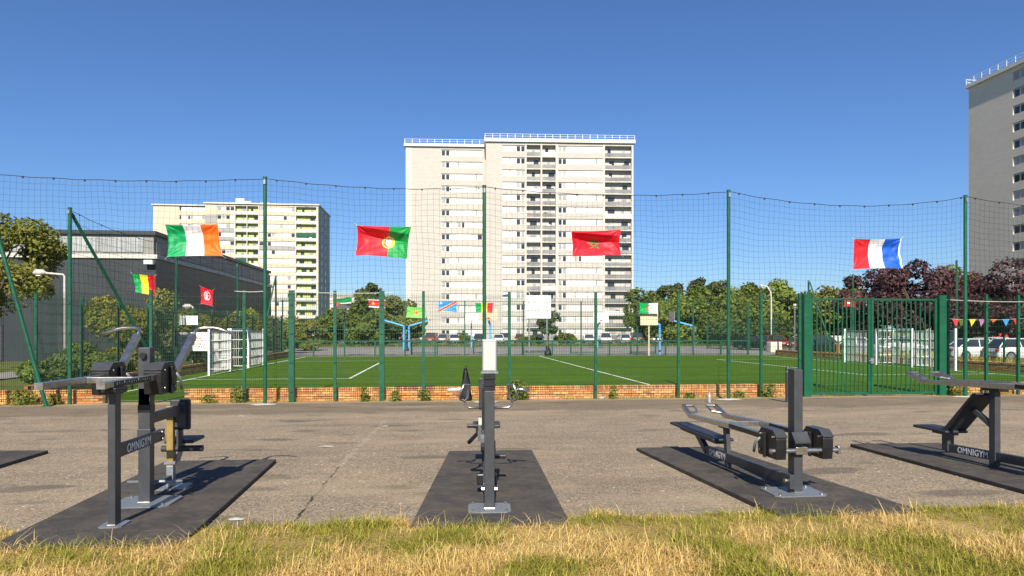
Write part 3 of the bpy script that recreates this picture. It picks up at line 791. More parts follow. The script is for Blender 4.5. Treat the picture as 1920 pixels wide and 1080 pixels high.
# --- pull-down machine on the left
def pulldown():
    t = thing('exercise_machine', 'pull-down machine with two long silver levers on the left mat', 'exercise machine', (-2.55, 6.3, gz(6.3) + MZ), 'outdoor exercise machines')
    def g(y): return gz(y) + MZ
    xr, xl, xc = -2.50, -2.93, -2.59
    yf = 5.53; zt = g(5.5) + 1.085
    mb = MB(); mb.box((xr - .028, yf - .05, g(yf) + .012), (xr + .028, yf + .05, zt - .065)); part('front_post', mb, M['anth'], t, bevel=.006)
    mb = MB(); plate(mb, xr, yf, g(yf), .17, .2, .010); part('base_plate', mb, M['galv'], t)
    mb = MB(); mb.cbox((xr, yf, zt - .045), (.11, .2, .038)); part('saddle', mb, M['black'], t, bevel=.006)
    yc = 6.32
    mb = MB(); mb.box((xc - .05, yc - .05, g(yc) + .014), (xc + .05, yc + .05, g(yc) + 1.37)); part('column', mb, M['anth'], t, bevel=.006)
    mb = MB(); mb.box((xc - .053, yc - .053, g(yc) + .80), (xc + .053, yc + .053, g(yc) + .87)); part('collar', mb, M['black'], t, bevel=.004)
    mb = MB(); plate(mb, xc, yc, g(yc), .50, .42, .014); part('base_plate', mb, M['galv'], t)
    bolts(t, [(xc + sx * .19, yc + sy * .15, g(yc) + .012) for sx in (-1, 1) for sy in (-1, 1)], (0, 0, 1), .014)
    mb = MB(); mb.tube([(xc - .0, yc - .05, g(yc) + 1.30), (xc - .0, yc - .085, g(yc) + 1.30)], .026, 14); part('knob', mb, M['black'], t)
    weld(t, xr, yf - .052, g(yf) + .013, .056); weld(t, xc, yc - .053, g(yc) + .017, .1)
    # beam with the name
    zb = g(5.5) + .56
    mb = MB(); mb.bar((xr + .0, yf + .05, zb), (xr + .0, yc + .12, zb), .045, .10); part('beam', mb, M['anth'], t, bevel=.005)
    mb = MB(); mb.box((xc - .056, yc - .056, zb - .07), (xc + .056, yc + .056, zb + .07)); part('beam_clamp', mb, M['anth'], t, bevel=.004)
    bolts(t, [(xr + .024, yc + .05, zb + .03), (xr + .024, yc + .05, zb - .03)], (1, 0, 0), .016)
    lettering(t, (xr + .0235, yf + .38, zb), (0, 1, 0), (0, 0, 1), .072, M['print'])
    # levers
    for x, s in ((xl, -1), (xr, 1)):
        mb = MB(); mb.bar((x, 5.33, zt), (x, 6.62, zt), .06, .05); lv = part('lever', mb, M['steel'], t, bevel=.004)
        mb = MB(); mb.cbox((x, 5.322, zt), (.061, .014, .051)); part('end_cap', mb, M['steel'], lv)
        if s > 0:
            mb = MB(); mb.box((x + .0302, 5.46, zt - .022), (x + .0322, 6.12, zt + .022)); st = part('scale_strip', mb, M['black'], lv)
            scale_marks(lv, x + .0326, 5.48, 6.1, zt, 1)
        weight_block(t, x, 6.40, zt - .015, .15, .36, .27, 1)
        # handle lever rising behind the pivot
        p0, p1 = Vector((x + .03 * s, 6.58, zt - .02)), Vector((x + .05 * s, 7.06, zt + .36))
        mb = MB(); mb.bar(p0, p1, .06, .06); hl = part('handle_lever', mb, M['steel'], t, bevel=.005)
        h0 = p1 - Vector((0, .02, .02))
        pts = [h0, h0 + Vector((.0 * s, .07, .06)), h0 + Vector((.015 * s, .10, .085)), h0 + Vector((.06 * s, .12, .095)), h0 + Vector((.17 * s, .12, .095)), h0 + Vector((.22 * s, .12, .085)), h0 + Vector((.36 * s, .10, .035))]
        mb = MB(); mb.tube(pts, .016, 10); part('handle', mb, M['steel'], hl, smooth=True)
    mb = MB(); mb.bar((xl + .03, 5.95, zt), (xr - .03, 5.95, zt), .05, .05); part('cross_tube', mb, M['steel'], t, bevel=.004)
    mb = MB(); mb.tube([(xl, 6.45, zt - .03), (xr, 6.45, zt - .03)], .025, 10); part('pivot_shaft', mb, M['galv'], t)
    mb = MB(); mb.prism([(6.27, zt - .30), (6.50, zt - .05), (6.50, zt + .06), (6.40, zt + .06), (6.27, zt - .1)], 'x', xc - .045, xc + .045); part('pivot_bracket', mb, M['anth'], t)
    # foot peg bar through the column
    mb = MB(); mb.tube([(xc - .21, yc + .12, g(yc) + .16), (xc + .26, yc + .12, g(yc) + .16)], .014, 10); part('foot_peg', mb, M['galv'], t, smooth=True)
    # chest pad arm
    za = g(yc) + .74
    mb = MB(); mb.bar((xc + .02, yc + .05, za), (xc + .02, 7.0, za), .05, .09); part('pad_arm', mb, M['anth'], t, bevel=.005)
    mb = MB(); mb.cbox((xc + .02, 7.06, za - .05), (.19, .05, .30)); part('chest_pad', mb, M['pad'], t, bevel=.015)
    mb = MB(); mb.cbox((xc + .02, 7.02, za - .05), (.13, .03, .24)); part('pad_plate', mb, M['anth'], t)
    mb = MB(); mb.bar((xc + .02, 7.04, za - .2), (xc + .02, 7.04, za - .36), .05, .05); part('roller_stem', mb, M['anth'], t)
    mb = MB(); mb.tube([(xc - .15, 7.04, za - .385), (xc + .24, 7.04, za - .385)], .03, 14); part('thigh_roller', mb, M['pad'], t, smooth=False)
    # seat
    ys = 7.0
    mb = MB(); mb.box((xc - .033 - .05, ys - .033, g(ys) + .014), (xc + .033 - .05, ys + .033, g(ys) + .22)); part('seat_post_foot', mb, M['galv'], t, bevel=.005)
    mb = MB(); mb.box((xc - .031 - .05, ys - .031, g(ys) + .22), (xc + .031 - .05, ys + .031, g(ys) + .80)); part('seat_post', mb, M['yellow_post'], t, bevel=.004)
    mb = MB(); plate(mb, xc - .03, ys, g(ys), .30, .28, .013); part('base_plate', mb, M['galv'], t)
    mb = MB(); mb.box((xc - .14, ys + .06, g(ys) + .42), (xc + .14, ys + .40, g(ys) + .455)); part('seat', mb, M['pad'], t, bevel=.012)
    mb = MB(); mb.prism([(ys + .03, g(ys) + .24), (ys + .10, g(ys) + .24), (ys + .28, g(ys) + .418), (ys + .03, g(ys) + .418)], 'x', xc - .06, xc + .0); part('seat_bracket', mb, M['galv'], t)
    mb = MB(); mb.box((xc - .10, ys - .04, g(ys) + .235), (xc + .002, ys + .042, g(ys) + .262)); part('post_clamp', mb, M['galv'], t)
    mb = MB(); mb.bar((xc - .05, ys, g(ys) + .10), (xc - .05, yc + .05, g(ys) + .10), .04, .06); part('floor_beam', mb, M['anth'], t)
pulldown()

# --- arm and leg cycle in the middle, seen end-on
def cycle():
    t = thing('exercise_machine', 'exercise cycle seen end-on behind a grey post with a white box on top', 'exercise machine', (.40, 5.73, gz(5.73) + MZ), 'outdoor exercise machines')
    x, y = .40, 5.73; z0 = gz(y) + MZ
    mb = MB(); mb.box((x - .043, y - .05, z0 + .014), (x + .043, y + .05, z0 + 1.0)); part('column', mb, M['anth'], t, bevel=.006)
    mb = MB(); plate(mb, x, y, z0, .355, .30, .014); part('base_plate', mb, M['galv'], t)
    bolts(t, [(x + sx * .14, y + sy * .11, z0 + .012) for sx in (-1, 1) for sy in (-1, 1)], (0, 0, 1), .013)
    for s in (-1, 1):
        mb = MB(); mb.tube([(x + s * .043, y, z0 + .17), (x + s * .066, y, z0 + .17)], .018, 8); part('bolt', mb, M['steel'], t)
    mb = MB(); mb.box((x - .047, y - .055, z0 + 1.0), (x + .047, y + .055, z0 + 1.15))
    for k in range(2): mb.box((x - .056, y - .064, z0 + 1.04 + k * .055), (x + .056, y + .064, z0 + 1.052 + k * .055))
    part('neck', mb, M['black'], t)
    mb = MB(); mb.box((x - .062, y - .05, z0 + 1.155), (x + .062, y + .075, z0 + 1.425)); bx_ = part('control_box', mb, M['galv'], t, bevel=.006)
    mb = MB(); mb.box((x - .050, y - .054, z0 + 1.17), (x + .050, y - .050, z0 + 1.41)); part('front_panel', mb, M['white_plastic'], bx_)
    mb = MB(); mb.box((x - .072, y - .06, z0 + 1.143), (x + .072, y + .08, z0 + 1.155)); part('box_tray', mb, M['galv'], bx_)
    weld(t, x, y - .053, z0 + .018, .086)
    # frame behind
    xb = x - .02
    def g(yy): return gz(yy) + MZ
    mb = MB(); mb.bar((xb, y + .05, g(y) + .16), (xb, 8.3, g(8.3) + .16), .07, .09); part('floor_beam', mb, M['anth'], t, bevel=.005)
    mb = MB(); mb.bar((xb - .02, 7.05, g(7) + .13), (xb - .02, 7.05, g(7) + .95), .06, .07); part('handle_mast', mb, M['black'], t)
    mb = MB(); mb.cbox((xb, 6.35, g(6.35) + .14), (.19, .08, .10)); part('stabiliser', mb, M['black'], t, bevel=.01)
    yh = 7.1; zl, zg = g(yh) + .74, g(yh) + .93
    for s in (-1, 1):
        c = xb + .02
        pts = [(c + s * .03, yh, zl), (c + s * .20, yh, zl), (c + s * .235, yh, zl + .02), (c + s * .25, yh, zl + .07), (c + s * .29, yh - .04, zl + .09), (c + s * .30, yh - .1, zl + .12), (c + s * .255, yh - .12, zg + .06), (c + s * .20, yh - .02, zg + .05), (c + s * .22, yh + .0, zl + .10), (c + s * .25, yh, zl + .07)]
        mb = MB(); mb.tube(pts, .013, 8); hb = part('handlebar', mb, M['steel'], t, smooth=True)
        mb = MB(); mb.tube([(c + s * .265, yh - .08, zg + .01), (c + s * .42, yh - .08, zg)], .019, 10); part('grip', mb, M['white_plastic'] if s < 0 else M['steel'], hb, smooth=True)
    # crank and pedals
    zc = g(6.9) + .42
    mb = MB(); mb.tube([(xb - .06, 6.9, zc), (xb + .06, 6.9, zc)], .11, 16); part('crank_housing', mb, M['anth'], t)
    for s, ang in ((-1, 1.9), (1, -1.3)):
        dy, dz = .17 * math.cos(ang), .17 * math.sin(ang)
        mb = MB(); mb.bar((xb + s * .075, 6.9, zc), (xb + s * .075, 6.9 + dy, zc + dz), .02, .03, up=(1, 0, 0)); cr = part('crank', mb, M['galv'], t)
        mb = MB(); mb.cbox((xb + s * .14, 6.9 + dy, zc + dz), (.11, .09, .03)); part('pedal', mb, M['black'], cr, bevel=.004)
    mb = MB(); mb.bar((xb - .10, 7.25, zc + .02), (xb - .19, 7.15, zc - .06), .03, .03); mb.bar((xb - .10, 7.25, zc + .02), (xb - .10, 7.25, zc + .14), .03, .03); mb.bar((xb - .10, 7.25, zc + .13), (xb - .02, 7.25, zc + .13), .03, .03); part('knee_stop', mb, M['black'], t)
    mb = MB(); mb.cbox((xb - .055, 7.2, zc + .16), (.06, .05, .07)); part('sticker_plate', mb, M['white_plastic'], t)
    # seat behind
    mb = MB(); mb.bar((xb, 8.0, g(8) + .12), (xb, 8.0, g(8) + .45), .06, .06); part('seat_post', mb, M['anth'], t)
    mb = MB(); mb.box((xb - .16, 7.82, g(8) + .45), (xb + .16, 8.16, g(8) + .49)); part('seat', mb, M['pad'], t, bevel=.01)
    mb = MB(); mb.box((xb - .09, 8.19, g(8) + .62), (xb + .09, 8.23, g(8) + 1.0)); part('backrest', mb, M['pad'], t, bevel=.01)
    mb = MB(); mb.bar((xb, 8.25, g(8) + .10), (xb, 8.25, g(8) + .9), .05, .04); part('backrest_post', mb, M['anth'], t)
    t.rotation_euler = (0, 0, -R(3.6))
cycle()

# --- press machines on the right
def press(label, xp, yp, post_h, xl, xr, tube_z, y_up, up_h, seat, back, beam_x, rot_ok=True, letter_y=None):
    def g(yy): return gz(yy) + MZ
    t = thing('exercise_machine', label, 'exercise machine', (xp, yp, g(yp)), 'outdoor exercise machines')
    z0 = g(yp)
    mb = MB(); mb.box((xp - .042, yp - .06, z0 + .014), (xp + .042, yp + .06, z0 + post_h)); part('column', mb, M['anth'], t, bevel=.006)
    mb = MB(); mb.box((xp - .046, yp - .064, z0 + .36), (xp + .046, yp + .064, z0 + .40)); part('collar', mb, M['black'], t)
    mb = MB(); plate(mb, xp - .02, yp, z0, .50, .38, .014); part('base_plate', mb, M['galv'], t)
    bolts(t, [(xp - .02 + sx * .2, yp + sy * .14, z0 + .012) for sx in (-1, 1) for sy in (-1, 1)], (0, 0, 1), .013)
    weld(t, xp, yp - .063, z0 + .018, .084)
    # floor beam
    y_end = y_up + (.62 if not back else .74); zb = .12
    mb = MB(); mb.bar((beam_x, yp - .02, z0 + zb), (beam_x, y_end, g(y_end) + zb), .05, .10); part('floor_beam', mb, M['anth'], t, bevel=.005)
    mb = MB(); mb.cbox((beam_x - .02, yp - .02, z0 + zb), (.05, .16, .13)); part('beam_clamp', mb, M['anth'], t, bevel=.004)
    bolts(t, [(beam_x - .045, yp - .03, z0 + zb)], (-1, 0, 0), .022)
    ly = letter_y
    dirx = Vector((0, -(y_end - yp), g(yp) - g(y_end))).normalized()
    zl = g(ly) + zb - .0
    lettering(t, (beam_x - .0258, ly, zl), dirx, (0, 0, 1), .076, M['print'])
    # second upright
    lean = -.0 if back else .05
    mb = MB(); mb.bar((beam_x + .0, y_up, g(y_up) + .01), (beam_x + .0, y_up + lean, g(y_up) + up_h), .07 if back else .048, .09, up=(0, 1, 0)); part('upright', mb, M['anth'], t, bevel=.006)
    mb = MB(); mb.cbox((beam_x, y_up + lean, g(y_up) + up_h + .02), (.12, .26 if back else .2, .04)); part('saddle', mb, M['black'], t, bevel=.006)
    # levers, joined by a cross tube
    tz = lambda yy: g(yy) + tube_z
    yh = y_up + (.95 if back else .86)
    for x, s in ((xl, -1), (xr, 1)):
        pts = [(x, yp - .02, tz(yp)), (x, yh - .02, tz(yh))]
        mb = MB(); mb.bar(pts[0], pts[1], .05, .055); lv = part('lever', mb, M['steel'], t, bevel=.004)
        mb = MB(); mb.box((x - .0285, yp + .28, tz(yp + .7) - .022), (x - .0255, yp + .98, tz(yp + .7) + .022)); part('scale_strip', mb, M['black'], lv)
        # raised end with a closed grip loop
        e0, e1 = Vector((x, yh - .03, tz(yh))), Vector((x - .012 * s, yh + .26, tz(yh) + .095))
        mb = MB(); mb.bar(e0, e1, .045, .05); he = part('handle_arm', mb, M['steel'], lv, bevel=.004)
        ix = (xl + xr) / 2; dx = .13 * (1 if ix > x else -1)
        mb = MB(); mb.tube([e1 - Vector((0, .02, 0)), e1 + Vector((dx, -.02, 0)), e0 + Vector((dx, .10, .04)), e0 + Vector((0, .06, .02))], .014, 8); part('grip_loop', mb, M['steel'], he)
        weight_block(t, x, yp + .08, tz(yp) - .06, .10, .38, .26, -1)
    yx = y_up - .12
    mb = MB(); mb.bar((xl + .026, yx, tz(yx)), (xr - .026, yx, tz(yx)), .05, .05); part('cross_tube', mb, M['steel'], t, bevel=.004)
    mb = MB(); mb.tube([(xl - .09, yp - .07, tz(yp) - .11), (xr + .11, yp - .07, tz(yp) - .11)], .022, 12); part('pivot_shaft', mb, M['steel'], t, smooth=False)
    mb = MB(); mb.cbox((xp + .01, yp - .078, tz(yp) - .11), (.11, .05, .07)); mb.cbox((xr + .12, yp - .07, tz(yp) - .11), (.03, .06, .07)); part('shaft_clamp', mb, M['steel'], t, bevel=.005)
    mb = MB(); mb.prism([(yp - .072, tz(yp) + .06), (yp - .14, tz(yp) - .02), (yp - .14, tz(yp) - .035), (yp - .066, tz(yp) - .01)], 'x', xp - .075, xp + .075); part('front_cover', mb, M['anth'], t)
    # bench
    sx, sy0, sy1, sz, sw = seat
    gm_ = g((sy0 + sy1) / 2)
    mb = MB(); mb.box((sx - sw / 2, sy0, gm_ + sz - .035), (sx + sw / 2, sy1, gm_ + sz)); part('seat', mb, M['pad'], t, bevel=.012)
    mb = MB(); mb.box((sx - .07, sy0 + .06, gm_ + sz - .07), (sx + .07, sy1 - .25, gm_ + sz - .036)); part('seat_frame', mb, M['anth'], t)
    if not back:
        mb = MB(); mb.bar((beam_x, y_end - .02, g(y_end) + .10), (beam_x, sy0 + .85, gm_ + sz - .06), .06, .08, up=(0, 1, 0)); part('seat_strut', mb, M['anth'], t, bevel=.005)
    else:
        ya = y_end - .02
        mb = MB(); mb.box((beam_x - .045, ya - .05, g(ya) + .08), (beam_x + .045, ya + .05, gm_ + sz - .04)); part('seat_strut', mb, M['anth'], t, bevel=.005)
        (by0, bz0), (by1, bz1), bw = back
        n = Vector((0, by1 - by0, bz1 - bz0)).normalized(); pr = Vector((0, -n.z, n.y)) * .03
        a, b = Vector((sx, by0, gm_ + bz0)), Vector((sx, by1, gm_ + bz1))
        mb = MB(); mb.bar(a, b, bw, .045, up=pr); bk = part('backrest', mb, M['pad'], t, bevel=.012)
        mb = MB(); mb.bar(a.lerp(b, .1) - pr * 1.1, a.lerp(b, .9) - pr * 1.1, bw * .6, .03, up=pr); part('backrest_frame', mb, M['anth'], bk)
        mb = MB(); mb.bar(a.lerp(b, .6) - pr * 1.4, (beam_x, y_up + .02, g(y_up) + .45), .05, .05); part('backrest_stay', mb, M['anth'], bk)
press('low press machine with a long flat bench and tall grey post, right of centre', 3.28, 6.06, 1.15, 3.09, 3.54, .515, 7.42, .445,
      (3.20, 7.50, 8.98, .345, .25), None, 3.22, letter_y=7.68)
press('tall press machine with slanted backrest cut off by the right edge', 6.28, 5.65, 1.3, 6.05, 6.5, .93, 7.14, .86,
      (6.20, 7.66, 8.24, .36, .30), ((7.70, .37), (7.24, .84), .28), 6.24, letter_y=7.44)

# ------------------------------------------------------------------ flags
def star(u, v, cu, cv, r, asp, rot=math.pi / 2, inner=0.382):
    dx, dy = (u - cu) * asp, v - cv; rr = math.hypot(dx, dy)
    if rr > r: return False
    a = (math.atan2(dy, dx) - rot) % (2 * math.pi / 5); a = min(a, 2 * math.pi / 5 - a)
    ri = r * inner; A = math.pi / 5
    # edge from tip (r,0) to inner (ri at angle A)
    x, y = rr * math.cos(a), rr * math.sin(a); ix, iy = ri * math.cos(A), ri * math.sin(A)
    return (x - r) * iy - (ix - r) * y >= 0 if False else ((ix - r) * (y - 0) - (iy - 0) * (x - r)) >= 0
WHITE = (0.80, 0.80, 0.82)
def f_ireland(u, v): return (0.0, 0.30, 0.09) if u < 1 / 3 else WHITE if u < 2 / 3 else (0.85, 0.14, 0.01)
def f_portugal(u, v):
    d = math.hypot((u - .60) * 1.6, v - .5)
    if abs(u - .60) < .058 and -.13 < v - .5 < .12 and (v - .5 > -.07 or abs(u - .60) * 1.6 < (v - .5 + .14) * 1.3):
        for q in ((0, 0), (-.03, 0), (.03, 0), (0, .06), (0, -.06)):
            if math.hypot((u - .6 - q[0]) * 1.6, v - .5 - q[1]) < .022: return (.03, .04, .25)
        return WHITE
    if .165 < d < .20: return (0.85, 0.68, 0.06)
    if .145 > d > .105 and u > .6: return (0.75, 0.55, 0.08)
    if d < .15 and abs((u - .6) * 1.6) < .11: return (0.70, 0.03, 0.03)
    if d < .165 and (math.atan2(v - .5, u - .6) * 4) % 2 < .6: return (.8, .6, .07)
    return (0.74, 0.02, 0.035) if u < .605 else (0.01, 0.28, 0.06)
def f_morocco(u, v):
    if star(u, v, .48, .5, .27, 1.6) and not star(u, v, .48, .5, .13, 1.6): return (0.02, 0.22, 0.06)
    return (0.70, 0.01, 0.025)
def f_france(u, v): return WHITE if u > .975 else (0.72, 0.02, 0.03) if u < .345 else WHITE if u < .645 else (0.01, 0.10, 0.55)
def f_mali(u, v): return (0.0, 0.30, 0.07) if u < 1 / 3 else (0.85, 0.70, 0.03) if u < 2 / 3 else (0.66, 0.01, 0.03)
def f_tunisia(u, v):
    d = math.hypot((u - .5) * 1.1, v - .55)
    if .24 < d < .29 or d < .09: return WHITE
    if d < .19 and math.hypot((u - .56) * 1.1, v - .55) > .15: return WHITE
    return (0.68, 0.01, 0.03)
def f_green_black(u, v):
    if u < .40 and abs(v - .5) < .5 * (1 - u / .40): return (0.70, .05, .05)
    return (0.0, 0.25, 0.07) if v > .55 else WHITE if v > .45 else (0.03, 0.03, 0.03)
def f_suriname(u, v):
    if star(u, v, .28, .48, .22, 1.6): return (.85, .68, .06)
    return (0.02, .22, .06) if v > .93 else WHITE if v > .82 or v < .10 else (0.68, .01, .03)
def f_greensun(u, v):
    d = math.hypot((u - .52) * 1.7, v - .45)
    if d < .09: return (.8, .1, .03)
    if d < .23 and (math.atan2(v - .45, u - .52) * 5) % 2 < 1.2: return (.75, .30, .03)
    return (0.20, 0.55, 0.10)
def f_congo(u, v):
    e = (v - u * 1.0) + 0.0
    if star(u, v, .13, .80, .16, 1.5): return (.85, .70, .05)
    if abs(e) < .11: return (.66, .05, .06)
    if abs(e) < .15: return (.85, .70, .10)
    return (0.04, 0.27, 0.68)
def f_algeria(u, v):
    d = math.hypot((u - .52) * 1.6, v - .5); d2 = math.hypot((u - .55) * 1.6, v - .5)
    if (d < .27 and d2 > .21) or star(u, v, .58, .5, .12, 1.6): return (.68, .02, .04)
    return (0.0, 0.36, 0.08) if u < .5 else WHITE
def f_redcross(u, v):
    if abs(v - .42) < .1 and abs(u - .5) < .2: return WHITE
    return (0.66, 0.01, 0.025)
def flag(name_label, corners, fn, nu, nv, bulge, seed, fold=0.0):
    """corners: TL, TR, BR, BL in space"""
    rg = np.random.default_rng(seed); ph = rg.uniform(0, 6.28, 8)
    TL, TR, BR, BL = [Vector(c) for c in corners]
    w = (TR - TL).length; h = (TL - BL).length
    vs = []
    for j in range(nv + 1):
        v = 1 - j / nv
        for i in range(nu + 1):
            u = i / nu
            p = (TL.lerp(TR, u)).lerp(BL.lerp(BR, u), 1 - v)
            k = math.sin(math.pi * u) ** .6 if 0 < u < 1 else 0
            kv = math.sin(math.pi * v) if 0 < v < 1 else 0
            # edges draw in between the tied corners
            p = p + (TR - TL) * (-(u - .5)) * 0.05 * kv + Vector((0, 0, -.025 * h * math.sin(math.pi * u) * (2 * v - 1)))
            d = bulge * kv ** .8 * (0.35 + 0.65 * k)
            if fold:
                vf = .76 - fold * .25 * u
                d += fold * (.36 * h) * max(0, 1 - abs(v - vf) / (.24 if v > vf else .75)) * (0.25 + .75 * k)
            # creases running from the corners
            for (cu, cv, q) in ((0, 0, 0), (0, 1, 1), (1, 0, 2), (1, 1, 3)):
                rr = math.hypot((u - cu) * w, (v - cv) * h); a = math.atan2((v - cv) * h, (u - cu) * w)
                d += .028 * h * math.sin(a * 11 + ph[q]) * math.exp(-rr / (.34 * h)) * min(1, rr / (.07 * h))
            d += .012 * h * math.sin(v * 9 + u * 5 + ph[4]) * kv + .010 * h * math.sin(v * 17 - u * 9 + ph[5]) * kv
            vs.append(p + Vector((0, d, 0)))
    fs = []; cols = []
    for j in range(nv):
        for i in range(nu):
            a = j * (nu + 1) + i
            fs.append((a, a + nu + 1, a + nu + 2, a + 1))
            c = fn((i + .5) / nu, 1 - (j + .5) / nv); cols += [c[0], c[1], c[2], 1.0] * 4
    me = bpy.data.meshes.new('flag')
    c0 = (TL + TR + BL + BR) / 4
    me.from_pydata([tuple(p - c0) for p in vs], [], fs)
    at = me.color_attributes.new('print', 'FLOAT_COLOR', 'CORNER'); at.data.foreach_set('color', cols)
    me.polygons.foreach_set('use_smooth', [True] * len(fs)); me.materials.append(M['flag'])
    o = link('flag', me, None, c0)
    for q, (dx_, dz_) in zip((TL, TR, BR, BL), ((-1, 1), (1, 1), (1, -1), (-1, -1))):
        mb = MB(); e_ = q + Vector((dx_ * .07, .05, dz_ * .06)); mb.tube([q + Vector((-dx_ * .02, -.004, -dz_ * .02)), q + Vector((0, -.004, 0)), e_], .006, 5)
        part('tie_cord', mb, M['white_plastic'], o, fix=False)
    return tag(o, name_label, 'flag', 'national flags tied to the nets')
def flag_px(label, tl, tr, br, bl, Y, fn, nu, nv, bulge, seed, fold=0.0):
    return flag(label, [W(*tl, Y), W(*tr, Y), W(*br, Y), W(*bl, Y)], fn, nu, nv, bulge, seed, fold)
flag_px('green, white and orange flag tied to the net on the left', (309, 421), (408, 420), (417, 480), (313, 482), YN_ - .08, f_ireland, 72, 44, .10, 1, .25)
flag_px('red and green flag with a yellow ring and shield on the net', (669, 422), (771, 425), (764, 485), (666, 478), YN_ - .08, f_portugal, 110, 68, .04, 2, .95)
flag_px('red flag with a green star outline on the net before the central tower', (1071, 434), (1164, 430), (1165, 478), (1073, 481), YN_ - .08, f_morocco, 110, 62, .03, 3, 1.0)
flag_px('red, white and blue flag tied to the net on the right', (1601, 448), (1691, 447), (1693, 503), (1599, 505), YN_ - .08, f_france, 80, 48, .10, 4, .2)
YB = 52.0
flag_px('green, yellow and red flag tilted in front of the gym\'s corner', (247, 512), (290, 517), (291, 556), (254, 548), 30, f_mali, 40, 30, .08, 5)
flag_px('red flag with a white disc hanging before the dark gym wall', (376, 537), (400, 543), (398, 574), (376, 570), 40, f_tunisia, 40, 40, .1, 6)
flag_px('green and black flag with a red triangle left of the far trees', (623, 560), (660, 557), (659, 578), (625, 580), YB, f_green_black, 36, 24, .06, 7)
flag_px('red flag with a yellow star and white stripes before the far trees', (690, 560), (723, 561), (722, 578), (691, 576), YB, f_suriname, 48, 30, .06, 8)
flag_px('light green flag with a red emblem left of the central tower\'s foot', (763, 575), (800, 576), (798, 597), (761, 595), YB, f_greensun, 44, 28, .06, 9)
flag_px('blue flag with a red diagonal and yellow star on the central tower', (822, 564), (857, 565), (857, 585), (821, 584), YB, f_congo, 48, 30, .04, 10)
flag_px('small green, yellow and red flag behind the middle net post', (891, 568), (925, 568), (924, 587), (892, 586), YB, f_mali, 40, 26, .05, 11)
flag_px('green and white flag with a red crescent above a basketball board', (1199, 568), (1234, 568), (1234, 588), (1199, 588), YB, f_algeria, 50, 32, .04, 12)
flag_px('small red flag with a white mark seen over the gate', (1583, 558), (1604, 558), (1604, 576), (1583, 574), YB, f_redcross, 30, 22, .1, 13)
flag_px('small dark blue cloth on the far net beside the white board', (941, 553), (957, 551), (957, 557), (943, 557), YB, lambda u, v: (0.02, 0.10, 0.22), 16, 10, .05, 14)

# ------------------------------------------------------------------ goals
def goal(label, x, s):
    """white steel multi-sport goal: a goal in the middle, lattice wings either side; s points out of the pitch"""
    t = thing('goal', label, 'goal', (x, 35.6, 0), 'white goals at the ends of the pitch')
    y0, y1, y2, y3 = 31.0, 34.1, 37.1, 40.2; h = 2.0; xo = x + s * .0
    def post(xx, yy, hh=2.08):
        mb = MB(); mb.box((xx - .045, yy - .045, 0), (xx + .045, yy + .045, hh)); part('post', mb, M['white_paint'], t)
    for y in (y0, y1, y2, y3): post(x, y)
    for y in (y1, y2): post(x + s * 1.0, y)
    mb = MB(); mb.box((x - .045, y1 + .046, 2.0), (x + .045, y2 - .046, 2.08)); part('crossbar', mb, M['white_paint'], t)
    def lattice(p, q):
        p, q = Vector(p), Vector(q); L_ = (q - p).length; tt = (q - p) / L_
        mb = MB()
        n = int(L_ / .11)
        for i in range(1, n):
            a = p + tt * (L_ * i / n); mb.bar((a.x, a.y, .12), (a.x, a.y, 1.96), .009, .009, caps=False)
        for z in (.12, .58, 1.04, 1.5, 1.96): mb.bar((p.x, p.y, z), (q.x, q.y, z), .026, .026)
        part('lattice_panel', mb, M['white_paint'], t, fix=False)
    lattice((x, y0 + .05, 0), (x, y1 - .05, 0)); lattice((x, y2 + .05, 0), (x, y3 - .05, 0))
    lattice((x + s * 1.0, y1 + .05, 0), (x + s * 1.0, y2 - .05, 0))
    for y in (y1, y2): lattice((x + s * .05, y, 0), (x + s * .95, y, 0))
goal('white steel goal with lattice wings at the left end of the pitch', XL, -1)
goal('white steel goal with lattice wings seen through the double gate', XR, 1)

# ------------------------------------------------------------------ basketball posts
def hoop(label, px, zc, side, board='white', h=3.0, reach=1.3, both=False, front=False):
    x, y = D(px, zc); t = thing('basketball_post', label, 'basketball hoop', (x, y, 0), 'basketball posts beyond the pitch')
    mb = MB(); mb.tube([(x, y, 0), (x, y, h - .5)], .09, 10); part('pole', mb, M['blue'], t)
    d = Vector((side * reach, -0.25 if front else .15, .55)) if not front else Vector((side * .2, -reach, .6))
    e = Vector((x, y, h - .55)) + d
    mb = MB(); mb.bar((x, y, h - .55), e, .14, .14); part('arm', mb, M['blue'], t)
    n = Vector((side, 0, 0)) if not front else Vector((0, -1, 0))
    c = e + n * .08 + Vector((0, 0, .35)); wv = Vector((-n.y, n.x, 0))
    mb = MB(); mb.bar(c - Vector((0, 0, .5)), c + Vector((0, 0, .55)), 1.7 if front else 1.5, .05, up=n); part('backboard', mb, M[{'white': 'white_paint', 'wood': 'wood', 'grey': 'curtain_glass'}[board]], t)
    mb = MB(); r = .225; cc = c + n * (.05 + r) - Vector((0, 0, .3))
    mb.tube([cc + Vector((math.cos(a) * r, math.sin(a) * r, 0)) for a in np.linspace(0, 6.283, 15)], .015, 6); rm = part('rim', mb, M['red'], t)
    mb = MB(); mb.cbox(tuple(c + n * .06 - Vector((0, 0, .3))), (.12, .12, .12)); part('rim_bracket', mb, M['red'], rm)
    return t
hoop('blue basketball post whose arm reaches left, left of the double post', 757, 68, -1, reach=1.9)
hoop('blue basketball post whose arm reaches right towards the tower', 767, 68.3, 1, reach=1.9)
hoop('blue basketball post with a pale board behind the middle net post', 919, 62, -1, 'wood', reach=.5, front=True)
hoop('blue basketball post with a pale board under the green and white flag', 1237, 56, -1, 'wood', reach=.95, h=3.0)
hoop('blue basketball post with a grey board, rightmost beyond the pitch', 1300, 69, -1, 'grey', reach=2.1, h=3.0)
